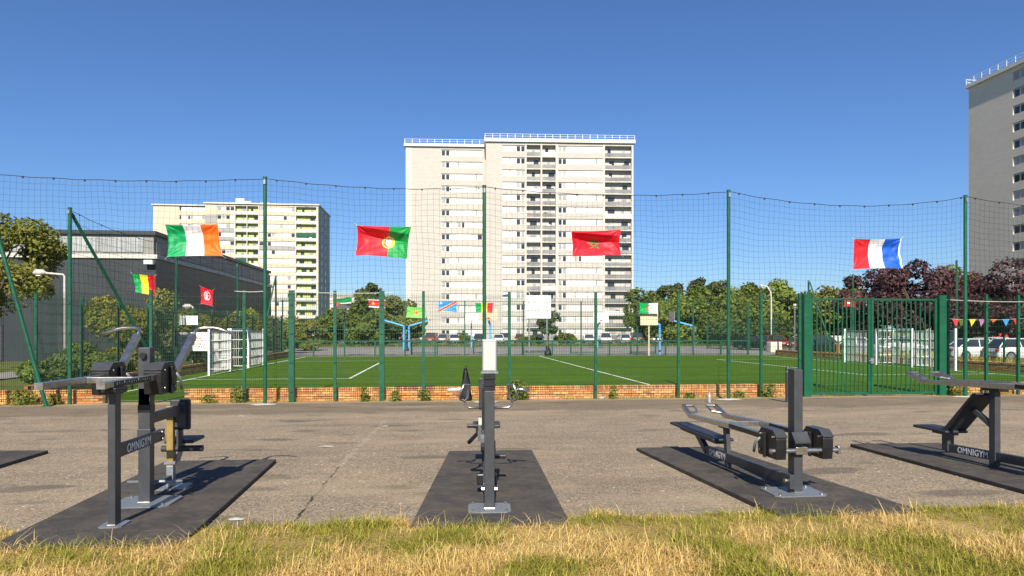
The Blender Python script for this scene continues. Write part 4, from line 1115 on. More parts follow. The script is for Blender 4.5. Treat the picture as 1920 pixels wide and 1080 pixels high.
hoop('far blue basketball post with a white board left of the middle net post', 884, 80, 0, reach=.9, front=True)
hoop('far blue basketball post with a white board right of the slatted board', 1120, 76, .9, reach=.9, front=True)
# the flag board: pale plywood panel behind the green and white flag
c = W(1217, 599, 52.3); mb = MB(); mb.box((c.x - .7, 52.28, c.z - .45), (c.x + .7, 52.33, c.z + .42))
mb.box((c.x - .04, 52.331, .0), (c.x + .04, 52.39, c.z + .3)); tag(part('flag_board', mb, M['wood'], loc=(c.x, 52.3, 0)), 'pale board under the green and white flag', 'board')

# white slatted board on a mast
c0, c1 = W(985, 553, 60), W(1033, 598, 60)
t = thing('slatted_board', 'large white slatted board on a pole before the central tower', 'board', ((c0.x + c1.x) / 2, 60, 0))
n = 3
for k in range(n):
    za, zb = c1.z + (c0.z - c1.z) * k / n, c1.z + (c0.z - c1.z) * (k + 1) / n
    mb = MB(); mb.box((c0.x, 59.97, za + .035), (c1.x, 60.03, zb - .035)); part('plank', mb, M['white_paint'], t, bevel=.01)
for xx in (c0.x + .35, c1.x - .35):
    mb = MB(); mb.box((xx - .05, 60.031, 0), (xx + .05, 60.13, c0.z)); part('pole', mb, M['galv'], t)

# ------------------------------------------------------------------ buildings
def shared_box(name, d, m):
    mb = MB(); mb.box((0, 0, 0), d); me = bpy.data.meshes.new(name); me.from_pydata(mb.v, [], mb.f); me.materials.append(m); return me
_cache = {}
def sbox(name, d, m):
    k = (name, tuple(round(x, 2) for x in d), m.name)
    if k not in _cache: _cache[k] = shared_box(name, d, m)
    return _cache[k]
def tower(label, loc, yaw, cols, nfl, fh, z0, depth, mats, seed, pattern, rail=True, cornice=.75, top_extra=.35, zbase=-.2, rooms=None):
    """slab block: columns of plain wall, window bands and balconies across its front"""
    rg = random.Random(seed)
    t = thing('apartment_tower', label, 'building', (0, 0, 0))
    wall, span, recess, par = mats
    H = z0 + nfl * fh + top_extra
    wmb = MB(); smb = MB(); xend = max(c[2] for c in cols); rmb = MB()
    for (ty, x0, x1) in cols:
        if ty == 'wall': wmb.box((x0, 0, zbase), (x1, depth, H))
        elif ty == 'fin': smb.box((x0, -.03, zbase), (x1, depth, H))
        elif ty == 'win':
            smb.box((x0 + .001, .32, zbase), (x1 - .001, depth, H - .01))
            for f in range(nfl):
                zf = z0 + f * fh
                wmb.box((x0 + .001, 0, zf - .32 if f else zbase), (x1 - .001, .319, zf + .95))
            wmb.box((x0 + .001, 0, z0 + nfl * fh - .32), (x1 - .001, .319, H))
        else:
            rmb.box((x0 + .001, 1.0, zbase), (x1 - .001, depth, H - .01))
            smb.box((x0 + .001, 0, z0 + nfl * fh - .2), (x1 - .001, .999, H))
    part('wall', wmb, wall, t, fix=False); part('frame_wall', smb, span, t, fix=False)
    if rmb.v: part('balcony_back_wall', rmb, recess, t, fix=False)
    for ci, (ty, x0, x1) in enumerate(cols):
        for f in range(nfl):
            zf = z0 + f * fh
            if ty == 'win':
                pat = pattern(ci, f, rg, x0, x1)      # [(kind, xa, xb)]
                for kd, xa, xb in pat:
                    w_, h_ = xb - xa - .04, 1.40
                    if kd == 's':
                        link('shutter', sbox('shutter', (w_, .05, h_ - .1), M['shutter']), t, (xa + .02, .17, zf + .95))
                    else:
                        fr = link('window', sbox('window_frame', (w_, .06, h_ - .06), M['shutter']), t, (xa + .02, .2, zf + .95))
                        gl = M['curtain_glass'] if kd == 'c' else M['glass']
                        link('pane', sbox('pane', (w_ - .22, .03, h_ - .3), gl), fr, (.11, -.015, .12))
            elif ty == 'bal':
                w_ = x1 - x0
                link('balcony_slab', sbox('balcony_slab', (w_ - .004, 1.06, .22), M['slab']), t, (x0 + .002, -.06, zf - .22))
                k = rg.random()
                pm = par if k < .82 else M['shutter']
                link('balcony_panel', sbox('balcony_panel', (w_ - .06, .05, .82), pm), t, (x0 + .03, -.02, zf + .06))
                # door and window on the back wall
                nd = max(1, int(w_ / 2.6))
                for q in range(nd):
                    xx = x0 + w_ * (q + .25 + .3 * rg.random()) / nd
                    ww = min(rg.choice((.7, 1.1, 1.5)), x0 + w_ - xx - .1)
                    if ww > .3: link('balcony_door', sbox('balcony_door', (round(ww, 1), .05, 1.95), M['glass'] if rg.random() < .55 else M['curtain_glass']), t, (xx, .96, zf + .05))
                    if rg.random() < .35:
                        link('hung_laundry', sbox('laundry', (.9, .08, .6), rg.choice((M['shutter'], M['shutter'], M['pad'], M['slab']))), t, (x0 + .3 + rg.random() * max(.1, w_ - 1.5), .12, zf + .5))
                if rg.random() < .06:
                    link('awning', sbox('awning', (w_ - .1, .06, 1.2), M['green_gate'] if rg.random() < .6 else M['slab']), t, (x0 + .05, .02, zf + 1.2))
    xs0 = min(c[1] for c in cols)
    mb = MB(); mb.box((xs0 - .35, -.45, H), (xend + .35, depth + .3, H + cornice)); rf = part('roof', mb, M['shutter'], t)
    if rail:
        mb = MB(); zr = H + cornice
        L_ = xend - xs0
        for z in (.5, .97): mb.bar((xs0 - .2, -.3, zr + z), (xend + .2, -.3, zr + z), .045, .045)
        for z in (.45, .95): mb.bar((xs0 - .2, -.3, zr + z), (xs0 - .2, depth, zr + z), .06, .06)
        n = int(L_ / 1.6)
        for i in range(n + 1): mb.box((xs0 - .2 + (L_ + .4) * i / n - .04, -.34, zr), (xs0 - .2 + (L_ + .4) * i / n + .04, -.26, zr + 1.0))
        n = int(depth / 1.6)
        for i in range(1, n + 1): mb.box((xs0 - .24, depth * i / n - .04, zr), (xs0 - .16, depth * i / n + .04, zr + 1.0))
        part('roof_railing', mb, M['white_paint'], rf, fix=False)
    t.location = loc; t.rotation_euler = (0, 0, yaw)
    return t
# centre tower, two slabs of one block
S = 8.533
def pc(a): return (a - 911) / S
def pat_c(ci, f, rg, x0, x1):
    w = x1 - x0
    if w < 7:     # left window band of the front slab
        out = [('w' if rg.random() < .6 else 'c', x1 - 1.0, x1), ('w' if rg.random() < .65 else 'c', x1 - 2.0, x1 - 1.0)]
        r = rg.random()
        if r < .3: out += [('s', x0, x0 + 1.5), ('w', x0 + 1.5, x0 + 1.85), ('s', x0 + 1.85, x1 - 2.0)]
        elif r < .45: out += [('s', x0, x0 + .4), ('w', x0 + .4, x0 + 1.1), ('w', x0 + 1.1, x0 + 1.8), ('s', x0 + 1.8, x1 - 2)]
        else: out += [('s', x0, x1 - 2.0)]
        return out
    if w < 9.2:   # rear slab
        out = [('w' if rg.random() < .85 else 'c', x0, x0 + .75), ('s', x0 + .75, x0 + 1.1)]
        r = rg.random()
        if r < .3: out += [('s', x0 + 1.1, x1 - 2.6), ('w', x1 - 2.6, x1 - 1.9), ('s', x1 - 1.9, x1)]
        elif r < .45: out += [('s', x0 + 1.1, x0 + 2.6), ('w', x0 + 2.6, x0 + 3.4), ('c', x0 + 3.4, x0 + 4.2), ('s', x0 + 4.2, x1 - 1.6), ('c', x1 - 1.6, x1 - .8), ('w', x1 - .8, x1)]
        else: out += [('s', x0 + 1.1, x0 + 3.9), ('s', x0 + 3.9, x1)]
        return out
    out = [('w' if rg.random() < .55 else 'c', x0, x0 + .95), ('w' if rg.random() < .6 else 'c', x0 + .95, x0 + 1.9)]
    r = rg.random()
    if r < .2: out += [('s', x0 + 1.9, x0 + 3.6), ('c', x0 + 3.6, x0 + 4.5), ('w', x0 + 4.5, x0 + 5.3), ('s', x0 + 5.3, x1)]
    elif r < .45: out += [('s', x0 + 1.9, x1 - 1.6), ('w', x1 - 1.6, x1 - 1.2), ('s', x1 - 1.2, x1)]
    elif r < .6: out += [('s', x0 + 1.9, x0 + 3.6), ('w', x0 + 3.6, x0 + 4.0), ('s', x0 + 4.0, x0 + 6.3), ('w', x0 + 6.3, x0 + 6.6), ('s', x0 + 6.6, x1)]
    elif r < .7: out += [('s', x0 + 1.9, x1 - 1.2), ('w', x1 - 1.2, x1)]
    else: out += [('s', x0 + 1.9, x0 + 3.6), ('s', x0 + 3.6, x1)]
    return out
zc_c = 150.0
x_, y_ = D(911, zc_c)
yaw_c = -R(3.05)
ct = tower('tall white apartment tower in the centre with balconies and roof railing', (x_, y_, 0), yaw_c,
      [('wall', pc(911), pc(942)), ('win', pc(942), pc(985)), ('fin', pc(985), pc(987.5)), ('bal', pc(987.5), pc(1014)), ('fin', pc(1014), pc(1017)), ('bal', pc(1017), pc(1042.5)), ('fin', pc(1042.5), pc(1047)),
       ('win', pc(1047), pc(1132)), ('fin', pc(1132), pc(1136)), ('bal', pc(1136), pc(1187)), ('fin', pc(1187), pc(1190.5))],
      16, 2.69, .1, 16, (M['cream_brick'], M['slab'], M['recess'], M['parapet']), 5, pat_c)
def pr_(a): return (a - 911) / S * 1.023
cl = tower('lower rear wing of the central white tower, with shuttered window bands', (x_, y_, 0), yaw_c,
      [('fin', pr_(762), pr_(773)), ('wall', pr_(773), pr_(828)), ('win', pr_(828), pr_(905)), ('wall', pr_(905), pr_(912))],
      16, 2.69, -.15, 12, (M['cream_brick'], M['slab'], M['recess'], M['parapet']), 9, pat_c, cornice=.6, top_extra=.3)
cl.location = Vector(ct.location) + Matrix.Rotation(yaw_c, 3, 'Z') @ Vector((0, 3.5, 0))
# left tower
S2 = 5.953
def pl(a): return (a - 282) / S2
x_, y_ = D(282, 211)
def pat_l(ci, f, rg, x0, x1):
    w = x1 - x0; n = max(2, int(w / 1.15)); d = w / n; out = []
    k = rg.random(); i = 0
    while i < n:
        if rg.random() < (.55 if w < 6 else .38): out.append(('w' if rg.random() < .6 else 'c', x0 + i * d, x0 + i * d + d)); i += 1
        else:
            m_ = min(n - i, rg.randint(1, 4)); out.append(('s', x0 + i * d, x0 + (i + m_) * d)); i += m_
    return out
M['lime_recess'] = M['lime']
lt = tower('peach and grey apartment tower with lime balconies on the left', (x_, y_, 0), 0,
      [('wall', pl(379), pl(400)), ('win', pl(400), pl(431)), ('fin', pl(431), pl(433)), ('bal', pl(433), pl(453)), ('fin', pl(453), pl(454.5)), ('bal', pl(454.5), pl(474)), ('fin', pl(474), pl(476)),
       ('win', pl(476), pl(541)), ('fin', pl(541), pl(543)), ('bal', pl(543), pl(580)), ('fin', pl(580), pl(584))],
      15, 2.71, .6, 22, (M['peach'], M['slab'], M['lime'], M['aqua']), 21, pat_l, rail=False, cornice=.35)
off = rootloc(lt)
rg = random.Random(3)
for f in range(3, 14):
    for xa, xb in ((pl(379), pl(400)), (pl(400), pl(431)), (pl(476), pl(500)), (pl(500), pl(520)), (pl(520), pl(541))):
        if rg.random() < (.75 if xa < pl(430) else .42 - .02 * f):
            zf = .6 + f * 2.71
            full = xb < pl(401)
            link('cladding_panel', sbox('cladding_panel', (xb - xa, .06, 2.70 if full else 1.24), M['greyclad']), lt, (xa, -.062, zf - .30))
for k, (xa, ww, hh) in enumerate(((pl(425), 2.6, 2.4), (pl(440), 2.2, 1.6), (pl(470), 3.0, 1.2), (pl(502), 4.0, 1.0))):
    mb = MB(); mb.box((xa, 5, 41.9), (xa + ww, 8, 41.9 + hh)); o = part('roof_plant', mb, M['shutter']); o.parent = lt
for f in range(15):
    for y0 in (5.0, 12.0):
        fr = link('side_window', sbox('side_window', (.06, 1.5, 1.4), M['glass']), lt, (pl(584) + .001, y0, .6 + f * 2.71 + .9))
ll = tower('low left wing of the peach tower, partly behind the dark gym', (x_, y_, 0), 0,
      [('wall', pl(282), pl(328)), ('win', pl(328), pl(378))], 15, 2.71, .6, 16, (M['peach'], M['slab'], M['lime'], M['aqua']), 23, pat_c, rail=False, cornice=.3, top_extra=-.1)
ll.location.y += 2.0
# right tower
X0r = 89.9
rt = tower('grey shaded apartment tower cut off by the right edge', (X0r, 108.4, 0), -R(90),
      [('wall', 0, 9.1), ('win', 9.1, 12.7), ('wall', 12.7, 18), ('win', 18, 22), ('wall', 22, 30)], 16, 2.69, .1, 14, (M['greyrender'], M['slab'], M['recess'], M['parapet']), 31,
      lambda ci, f, rg, x0, x1: [('c' if rg.random() < .4 else 'w', x0 + i * (x1 - x0) / 3, x0 + (i + 1) * (x1 - x0) / 3) for i in range(3)], cornice=.6)
# small far blocks
def far_block(label, px0, px1, zc, ytop, seed):
    x0, y0 = D(px0, zc); w = (px1 - px0) * zc / FPX; h = CAMZ + (HOR - ytop) * zc / FPX
    nf = max(2, int((h - .8) / 2.8))
    tower(label, (x0, y0, 0), 0, [('wall', 0, w * .12), ('win', w * .12, w * .88), ('wall', w * .88, w)], nf, 2.8, .3, 12, (M['peach'], M['slab'], M['recess'], M['parapet']), seed, pat_l, rail=False, cornice=.3)
far_block('distant pinkish apartment block right of the peach tower', 606, 672, 300, 548, 41)
far_block('distant white block peeking over the trees left of the gate', 1478, 1502, 210, 546, 43)

# gym hall on the left
def gym():
    xc, y0, xw, y1, h = -18.9, 47.6, -60, 78.5, 8.55
    t = thing('gym_hall', 'dark grey gym hall with pale clerestory band behind the left hedge', 'building', (xc, y0, 0))
    mb = MB(); mb.box((xw, y0, -.1), (xc, y1, 6.75)); part('wall', mb, M['gymdark'], t)
    mb = MB(); mb.box((xw, y0 + .25, 7.02), (xc - .25, y1, h - .2)); part('clerestory', mb, M['gymlight'], t)
    mb = MB(); mb.box((xw, y0 - .12, 6.75), (xc + .12, y1 + .1, 7.02)); part('ledge', mb, M['slab'], t)
    mb = MB(); mb.box((xw, y0 + .05, h - .2), (xc - .05, y1 + .1, h + .06)); part('roof_edge', mb, M['gymdark'], t)
    for i in range(14):
        x1_ = xc - .9 - i * 2.8
        mb = MB(); mb.box((x1_ - 2.7, y0 + .19, 7.2), (x1_, y0 + .249, 8.18)); p = part('clerestory_panel', mb, M['translucent'], t)
        mb = MB()
        for k in range(9): mb.box((x1_ - 2.6 + k * .3, y0 + .165, 7.24), (x1_ - 2.55 + k * .3, y0 + .19, 8.14))
        part('panel_rib', mb, M['gymlight'], p)
    for i in range(11):
        y_ = y0 + .6 + i * 2.8
        mb = MB(); mb.box((xc - .249, y_, 7.2), (xc - .20, y_ + 2.7, 8.18)); part('clerestory_panel', mb, M['gymlight'], t)
    mb = MB(); mb.box((xc - .6, y0 - .45, 6.35), (xc - .05, y0 - .121, 6.62)); part('floodlight', mb, M['white_paint'], t)
    for i in range(5):
        xx = -45 + i * 5; mb = MB(); mb.box((xx, y0 - .06, 0), (xx + 1.6, y0 - .002, 2.3)); part('door', mb, M['anth'], t)
gym()

# ------------------------------------------------------------------ trees, hedges
def leaf_cloud(pts, nrm, size, rg, flat=.55):
    n = len(pts)
    r1 = rg.normal(size=(n, 3)); nn = nrm * 1.0 + r1 * .8; nn /= np.linalg.norm(nn, axis=1)[:, None] + 1e-9
    t = np.cross(nn, rg.normal(size=(n, 3))); t /= np.linalg.norm(t, axis=1)[:, None] + 1e-9
    b = np.cross(nn, t)
    s = size[:, None]
    v = np.stack([pts - t * s, pts + b * s * flat - nn * s * .15, pts + t * s, pts - b * s * flat - nn * s * .15], 1).reshape(-1, 3)
    f = np.arange(4 * n).reshape(-1, 4)
    return v, f
def crown_points(rg, c, rad, nl, n, lobe=.42, shell=.55):
    """points on lumpy lobes spread through an ellipsoid"""
    c = np.array(c); rad = np.array(rad)
    d = rg.normal(size=(nl, 3)); d /= np.linalg.norm(d, axis=1)[:, None]
    rr = rg.uniform(.35, .86, nl) ** .7
    lc = c + d * rad * rr[:, None]
    lr = rad.mean() * lobe * rg.uniform(.55, 1.15, nl)
    idx = rg.integers(0, nl, n)
    q = rg.normal(size=(n, 3)); q /= np.linalg.norm(q, axis=1)[:, None]
    k = rg.uniform(shell, 1.0, n) ** .6 * rg.choice([1.0, 1.0, 1.0, 1.18], n)
    p = lc[idx] + q * (lr[idx] * k)[:, None] * np.array([1, 1, .8])
    nr = q * .6 + (p - c) / np.linalg.norm(p - c, axis=1)[:, None] * .5 + np.array([0, 0, .35])
    return p, nr, lc
def mesh_np(name, v, f, m, parent, smooth=False):
    off = rootloc(parent) if parent is not None else Vector((0, 0, 0))
    me = bpy.data.meshes.new(name)
    me.from_pydata((v - np.array(off[:])).tolist(), [], f.tolist()); me.materials.append(m)
    return link(name, me, parent)
def tree(name, label, x, y, h, rx, rz, m, n, leaf, seed, ry=None, trunk_r=.16, nl=16, lobe=.42, zc=None, z0=0, group=None, cat='tree', conifer=False, tilt=0):
    rg = np.random.default_rng(seed)
    t = thing(name, label, cat, (x, y, z0), group)
    ry = ry or rx; cz = zc if zc is not None else h - rz
    if conifer:
        tiers = 11; P_, N_ = [], []; lc = []
        for k in range(tiers):
            f = k / (tiers - 1); z = z0 + h * (.25 + .73 * f); r = rx * (1 - f) ** .8 + .25
            per = int(n / tiers * (1.5 - f)); a = rg.uniform(0, 6.283, per); lobes = .75 + .25 * np.sin(a * 5 + k)
            q = rg.uniform(.25, 1, per) ** .5 * r * lobes
            P_.append(np.stack([x + np.cos(a) * q, y + np.sin(a) * q, z - q * .18 + rg.normal(0, .16, per)], 1)); N_.append(np.stack([np.cos(a) * .3, np.sin(a) * .3, np.ones(per)], 1))
        p, nr = np.concatenate(P_), np.concatenate(N_)
    else:
        p, nr, lc = crown_points(rg, (x + tilt, y, z0 + cz), (rx, ry, rz), nl, n, lobe)
        keep = p[:, 2] > z0 + .05; p, nr = p[keep], nr[keep]
    v, f = leaf_cloud(p, nr, leaf * rg.uniform(.6, 1.3, len(p)), rg)
    mesh_np('crown', v, f, m, t)
    mb = MB(); top = z0 + (cz if not conifer else h * .9)
    mb.tube([(x, y, z0 - .1), (x + .05, y, z0 + h * .15), (x + tilt * .4, y + .05, z0 + (top - z0) * .6), (x + tilt * .8, y, top)], [trunk_r * 1.3, trunk_r, trunk_r * .75, trunk_r * .3], 8)
    if not conifer:
        for k in range(min(7, len(lc))):
            e = Vector(lc[k]); s = Vector((x + tilt * .3, y, z0 + max(h * .12, (top - z0) * rg.uniform(.35, .8))))
            mid = s.lerp(e, .5) + Vector((0, 0, .08 * h)); mb.tube([s, mid, e], [trunk_r * .5, trunk_r * .3, trunk_r * .1], 6)
    part('trunk', mb, M['bark'], t, fix=False)
    return t
def tree_px(name, label, px, zc, ytop, wpx, m, n, leaf, seed, **k):
    x, y = D(px, zc); h = CAMZ + (HOR - ytop) * zc / FPX; r = wpx / 2 * zc / FPX
    k.setdefault('rz', h * .46)
    return tree(name, label, x, y, h, r, k.pop('rz'), m, n, leaf, seed, **k)
gT = 'trees behind the car park'
k_ = 0
for px, zc, yt, wp, mm, lb in ((1212, 128, 541, 80, 'leaf', 'green tree touching the right side of the central tower'), (1262, 122, 548, 100, 'leaf_lt', 'green tree below the left dark conifer'),
                               (1318, 120, 543, 90, 'leaf', 'green tree below the right dark conifer'), (1378, 112, 544, 95, 'leaf_lt', 'green tree just right of the tall net post'),
                               (1404, 120, 534, 70, 'leaf', 'green tree behind the bent white street lamp'), (1462, 105, 533, 90, 'leaf_lt', 'bright green tree right of the white street lamp'),
                               (1520, 112, 549, 70, 'leaf', 'green tree behind the gate\'s left post'), (1568, 100, 536, 100, 'leaf_ol', 'olive green tree beside the purple trees'),
                               (1290, 104, 570, 130, 'leaf_lt', 'lower light green tree behind the rightmost basketball post'), (1395, 98, 578, 130, 'leaf', 'low leafy tree behind the dense court fence')):
    k_ += 1
    tree_px('broadleaf_tree', lb, px, zc, yt, wp * 1.2, M[mm], 6000, .36, 100 + k_, group=gT, nl=26, lobe=.40, trunk_r=.22, rz=(CAMZ + (HOR - yt) * zc / FPX) * .5)
tree_px('conifer', 'dark conifer with a ragged top, left of its pair', 1252, 140, 527, 76, M['leaf_dk'], 4200, .36, 131, nl=22, lobe=.28, rz=3.6, group='dark conifers behind the trees')
tree_px('conifer', 'dark conifer standing highest, right of its pair', 1330, 142, 516, 84, M['leaf_dk'], 4600, .36, 136, nl=24, lobe=.28, rz=4.2, group='dark conifers behind the trees')
for px, zc, yt, wp, lb, sd_ in ((1640, 66, 503, 150, 'purple-leaved tree behind the gate, leftmost of the purple trees', 1), (1722, 62, 489, 170, 'tall purple-leaved tree behind the gate\'s right leaf', 2),
                           (1815, 66, 500, 150, 'purple-leaved tree behind the bunting at the right', 3), (1905, 60, 497, 150, 'purple-leaved tree at the right edge below the grey tower', 4)):
    tree_px('purple_tree', lb, px, zc, yt, wp * 1.05, M['leaf_pu'], 9500, .19, 140 + sd_, group='purple-leaved trees', nl=26, lobe=.36, rz=3.7, trunk_r=.2)
tree_px('broadleaf_tree', 'green tree top showing between the purple trees', 1790, 84, 488, 90, M['leaf_ol'], 4000, .26, 150, nl=16, lobe=.4)
tree_px('broadleaf_tree', 'dark green tree behind the white vans at the right', 1850, 92, 560, 170, M['leaf'], 4200, .34, 151, nl=18)
tree_px('broadleaf_tree', 'tall green tree left of the central tower', 690, 118, 527, 66, M['leaf_dk'], 4000, .32, 160, nl=16, lobe=.42)
for i, (px, zc, yt, wp, mm, lb) in enumerate(((672, 100, 552, 70, 'leaf', 'green tree behind the red flag with white stripes'), (735, 104, 552, 85, 'leaf_ol', 'olive green tree at the left foot of the central tower'),
                              (632, 96, 583, 80, 'leaf', 'low green tree beside the distant pinkish block'), (770, 96, 578, 50, 'leaf_ol', 'thin green tree overlapping the central tower\'s left corner'), (700, 88, 580, 90, 'leaf', 'lower green tree behind the double blue basketball post'))):
    tree_px('broadleaf_tree', lb, px, zc, yt, wp * 1.12, M[mm], 3600, .30, 170 + i, nl=16, lobe=.42, group='trees left of the central tower')
tree_px('small_tree', 'small dark green tree under the white slatted board', 1027, 92, 588, 50, M['leaf_dk'], 2200, .22, 181, rz=1.5, nl=10, lobe=.5, trunk_r=.12)
# shrubs in front of the parked cars
for i, (px, wp, yt) in enumerate(((873, 26, 627), (1000, 30, 630), (1055, 34, 626), (1072, 22, 629), (985, 22, 632))):
    tree_px('shrub', ('round shrub among the cars left of the middle net post', 'low shrub before the cars below the slatted board', 'wide shrub between the small tree and the red car', 'shrub just left of the white cars beyond the court', 'small shrub left of the small dark tree')[i],
            px, 96, yt, wp, M['leaf'], 700, .2, 190 + i, cat='shrub', group='shrubs before the car park', nl=7, lobe=.5, trunk_r=.05)
# left side: tree overhanging and hedge behind the pitch fence
x, y = D(-25, 34)
tree('broadleaf_tree', 'olive green tree overhanging the dark gym at the left edge', x, y, 8.0, 3.6, 2.3, M['leaf_ol'], 12000, .12, 203, ry=2.6, zc=5.3, nl=34, lobe=.34, trunk_r=.13, tilt=.9)
hb = (('big olive bush below the tilted striped flag', 246, 31, 554, 128, 'leaf_ol', 9500), ('bush just right of the big olive bush, behind the signs', 312, 35, 560, 100, 'leaf_ol', 6000), ('bush behind the white notice board', 368, 40, 590, 95, 'leaf_ol', 4000),
      ('bush below the red flag with a white disc', 420, 46, 585, 80, 'leaf_ol', 3600), ('bush behind the left goal\'s far wing', 470, 52, 588, 75, 'leaf_ol', 3200), ('bush in front of the peach tower\'s foot', 520, 58, 592, 75, 'leaf', 3000), ('last bush of the left hedge, by the court fence', 570, 66, 598, 70, 'leaf', 2600))
for i, (lb, px, zc, yt, wp, mm, n) in enumerate(hb):
    tree_px('hedge_bush', lb, px, zc, yt - 6, wp * 1.12, M['leaf_hedge'], int(n * 1.7), .095 + .045 * (i > 2), 210 + i, cat='bush', group='bushes along the left side of the pitch', nl=15, lobe=.46, trunk_r=.05, ry=1.4, rz=(CAMZ + (HOR - yt) * zc / FPX) * .52)
for i, (px, zc, yt, wp, n, lb) in enumerate(((95, 24.5, 668, 100, 2600, 'low leafy undergrowth behind the left fence, beside the leaning brace'), (150, 26, 648, 80, 2600, 'leafy undergrowth between the corner post and the big olive bush'),
                                         (200, 25.5, 662, 90, 2600, 'bright undergrowth at the foot of the big olive bush'))):
    tree_px('undergrowth_bush', lb, px, zc, yt, wp * 1.1, M['weed'], int(n * 1.5), .075, 230 + i, cat='bush', group='undergrowth behind the left fence', nl=10, lobe=.5, trunk_r=.02, rz=.5)

# ------------------------------------------------------------------ weeds and grass
def weed(label, px, w, h, n, seed):
    x = WX(px, YF - .05); y = YF - .14; rg = np.random.default_rng(seed)
    t = thing('weed_plant', label, 'plant', (x, y, 0), 'weeds along the brick wall')
    a = rg.uniform(0, 6.283, n); q = rg.uniform(0, 1, n) ** .6; z = rg.uniform(.02, 1, n) * h
    k = np.sqrt(np.clip(1 - (z / h - .35) ** 2 * 1.6, .08, 1))
    p = np.stack([x + np.cos(a) * q * w * k, y + np.sin(a) * q * w * .4 * k + .02, z], 1)
    nr = np.stack([np.cos(a) * .4, -np.abs(np.sin(a)) * .4, np.ones(n)], 1)
    v, f = leaf_cloud(p, nr, rg.uniform(.022, .055, n), rg, .5); mesh_np('foliage', v, f, M['weed'], t)
    mb = MB()
    for i in range(6):
        b = a[i]; mb.tube([(x + .01 * i, y, 0), (x + math.cos(b) * w * .5, y + .02, h * .75)], [.006, .002], 4)
    part('stem', mb, M['weed'], t, fix=False)
for i, (px, w, h, n, lb) in enumerate(((971, .26, .50, 520, 'large bright green weed right of the white-topped post'), (742, .13, .26, 130, 'small weed tuft right of the thick fence post'), (683, .10, .36, 120, 'thin weed climbing the wall left of the thick post'),
                                   (797, .16, .30, 150, 'weed at the foot of a fence post left of the black bag'), (447, .16, .40, 160, 'weed by the fence post left of the bare net post'), (392, .18, .2, 110, 'low weed patch right of the left machine'),
                                   (1150, .10, .34, 90, 'thin weed on the wall right of the litter'), (1440, .20, .34, 180, 'leafy weed beside the grey bollard'), (1385, .16, .18, 90, 'low weed right of the tall net post'),
                                   (45, .30, .38, 320, 'bushy weed at the wall by the left edge'), (105, .14, .25, 110, 'weed by the foot of the leaning brace'), (1795, .30, .30, 240, 'tall tuft of weeds right of the double gate'), (1292, .16, .14, 80, 'low weed between two fence posts right of centre'))):
    weed(lb, px, w * 1.3, h * 1.12, int(n * 1.6), 300 + i)
def blades(name, label, P, hgt, lean, wid, m, seed, cat):
    """curved grass blades, each a strip of three segments"""
    rg = np.random.default_rng(seed); n = len(P)
    a = rg.uniform(0, 2 * np.pi, n); d = np.stack([np.cos(a), np.sin(a), np.zeros(n)], 1)
    s = np.stack([-np.sin(a), np.cos(a), np.zeros(n)], 1)
    V = []
    for k, (f, ww) in enumerate(((0, 1), (.45, .85), (.8, .5))):
        c = P + np.array([0, 0, 1]) * (hgt * f * (1 - .25 * lean * f))[:, None] + d * (hgt * lean * f ** 1.7)[:, None]
        V += [c - s * (wid * ww)[:, None] / 2, c + s * (wid * ww)[:, None] / 2]
    V.append(P + np.array([0, 0, 1]) * (hgt * (1 - .3 * lean))[:, None] + d * (hgt * lean)[:, None])
    v = np.stack(V, 1).reshape(-1, 3); b = np.arange(n)[:, None] * 7
    q = np.concatenate([b + np.array([0, 1, 3, 2]), b + np.array([2, 3, 5, 4])], 0); tr = b + np.array([4, 5, 6])
    me = bpy.data.meshes.new(name); me.from_pydata(v.tolist(), [], q.tolist() + tr.tolist()); me.materials.append(m)
    return tag(link(name, me), label, cat, kind='stuff')
def vnoise(x, y, rg, s):
    g = rg.normal(size=(64, 64)); X, Y = x / s + 20, y / s + 20
    i, j = np.floor(X).astype(int) % 63, np.floor(Y).astype(int) % 63; fx_, fy_ = X - np.floor(X), Y - np.floor(Y)
    return (g[i, j] * (1 - fx_) + g[i + 1, j] * fx_) * (1 - fy_) + (g[i, j + 1] * (1 - fx_) + g[i + 1, j + 1] * fx_) * fy_
n = 190000
gx_ = rng.uniform(-5.4, 5.9, n); gy_ = 5.62 - rng.uniform(0, 1, n) ** 1.0 * 2.3
d1 = vnoise(gx_, gy_, rng, .35); d2 = vnoise(gx_, gy_, rng, .12); e = vnoise(gx_, gy_ * 0, rng, .45) * .09 + vnoise(gx_, gy_ * 0, rng, .11) * .07
on_mat = ((gx_ > -3.15) & (gx_ < -1.78) & (gy_ > 5.02)) | ((gx_ > -.26) & (gx_ < 1.02) & (gy_ > 5.27)) | ((gx_ > 2.7) & (gx_ < 3.96) & (gy_ > 5.3)) | ((gx_ > 5.4) & (gy_ > 5.34))
keep = (gy_ < 5.46 + e) & (~on_mat) & (d1 * .6 + d2 * .6 + rng.normal(0, .5, n) > -.95)
gx_, gy_, d1, d2 = gx_[keep], gy_[keep], d1[keep], d2[keep]
zz = np.array([gz(5.5)] * len(gx_)) + np.clip((5.5 - gy_), 0, 2.5) * .028
hg = np.clip(.036 + .016 * d1 + .018 * d2 + rng.exponential(.028, len(gx_)), .015, .26) * (0.8 + .2 * np.clip((5.5 - gy_), 0, 1))
blades('grass', 'dry yellow and green grass across the bottom of the picture', np.stack([gx_, gy_, zz], 1), hg, rng.uniform(.2, 1.6, len(gx_)), rng.uniform(.0028, .0062, len(gx_)), M['grass'], 5, 'grass')
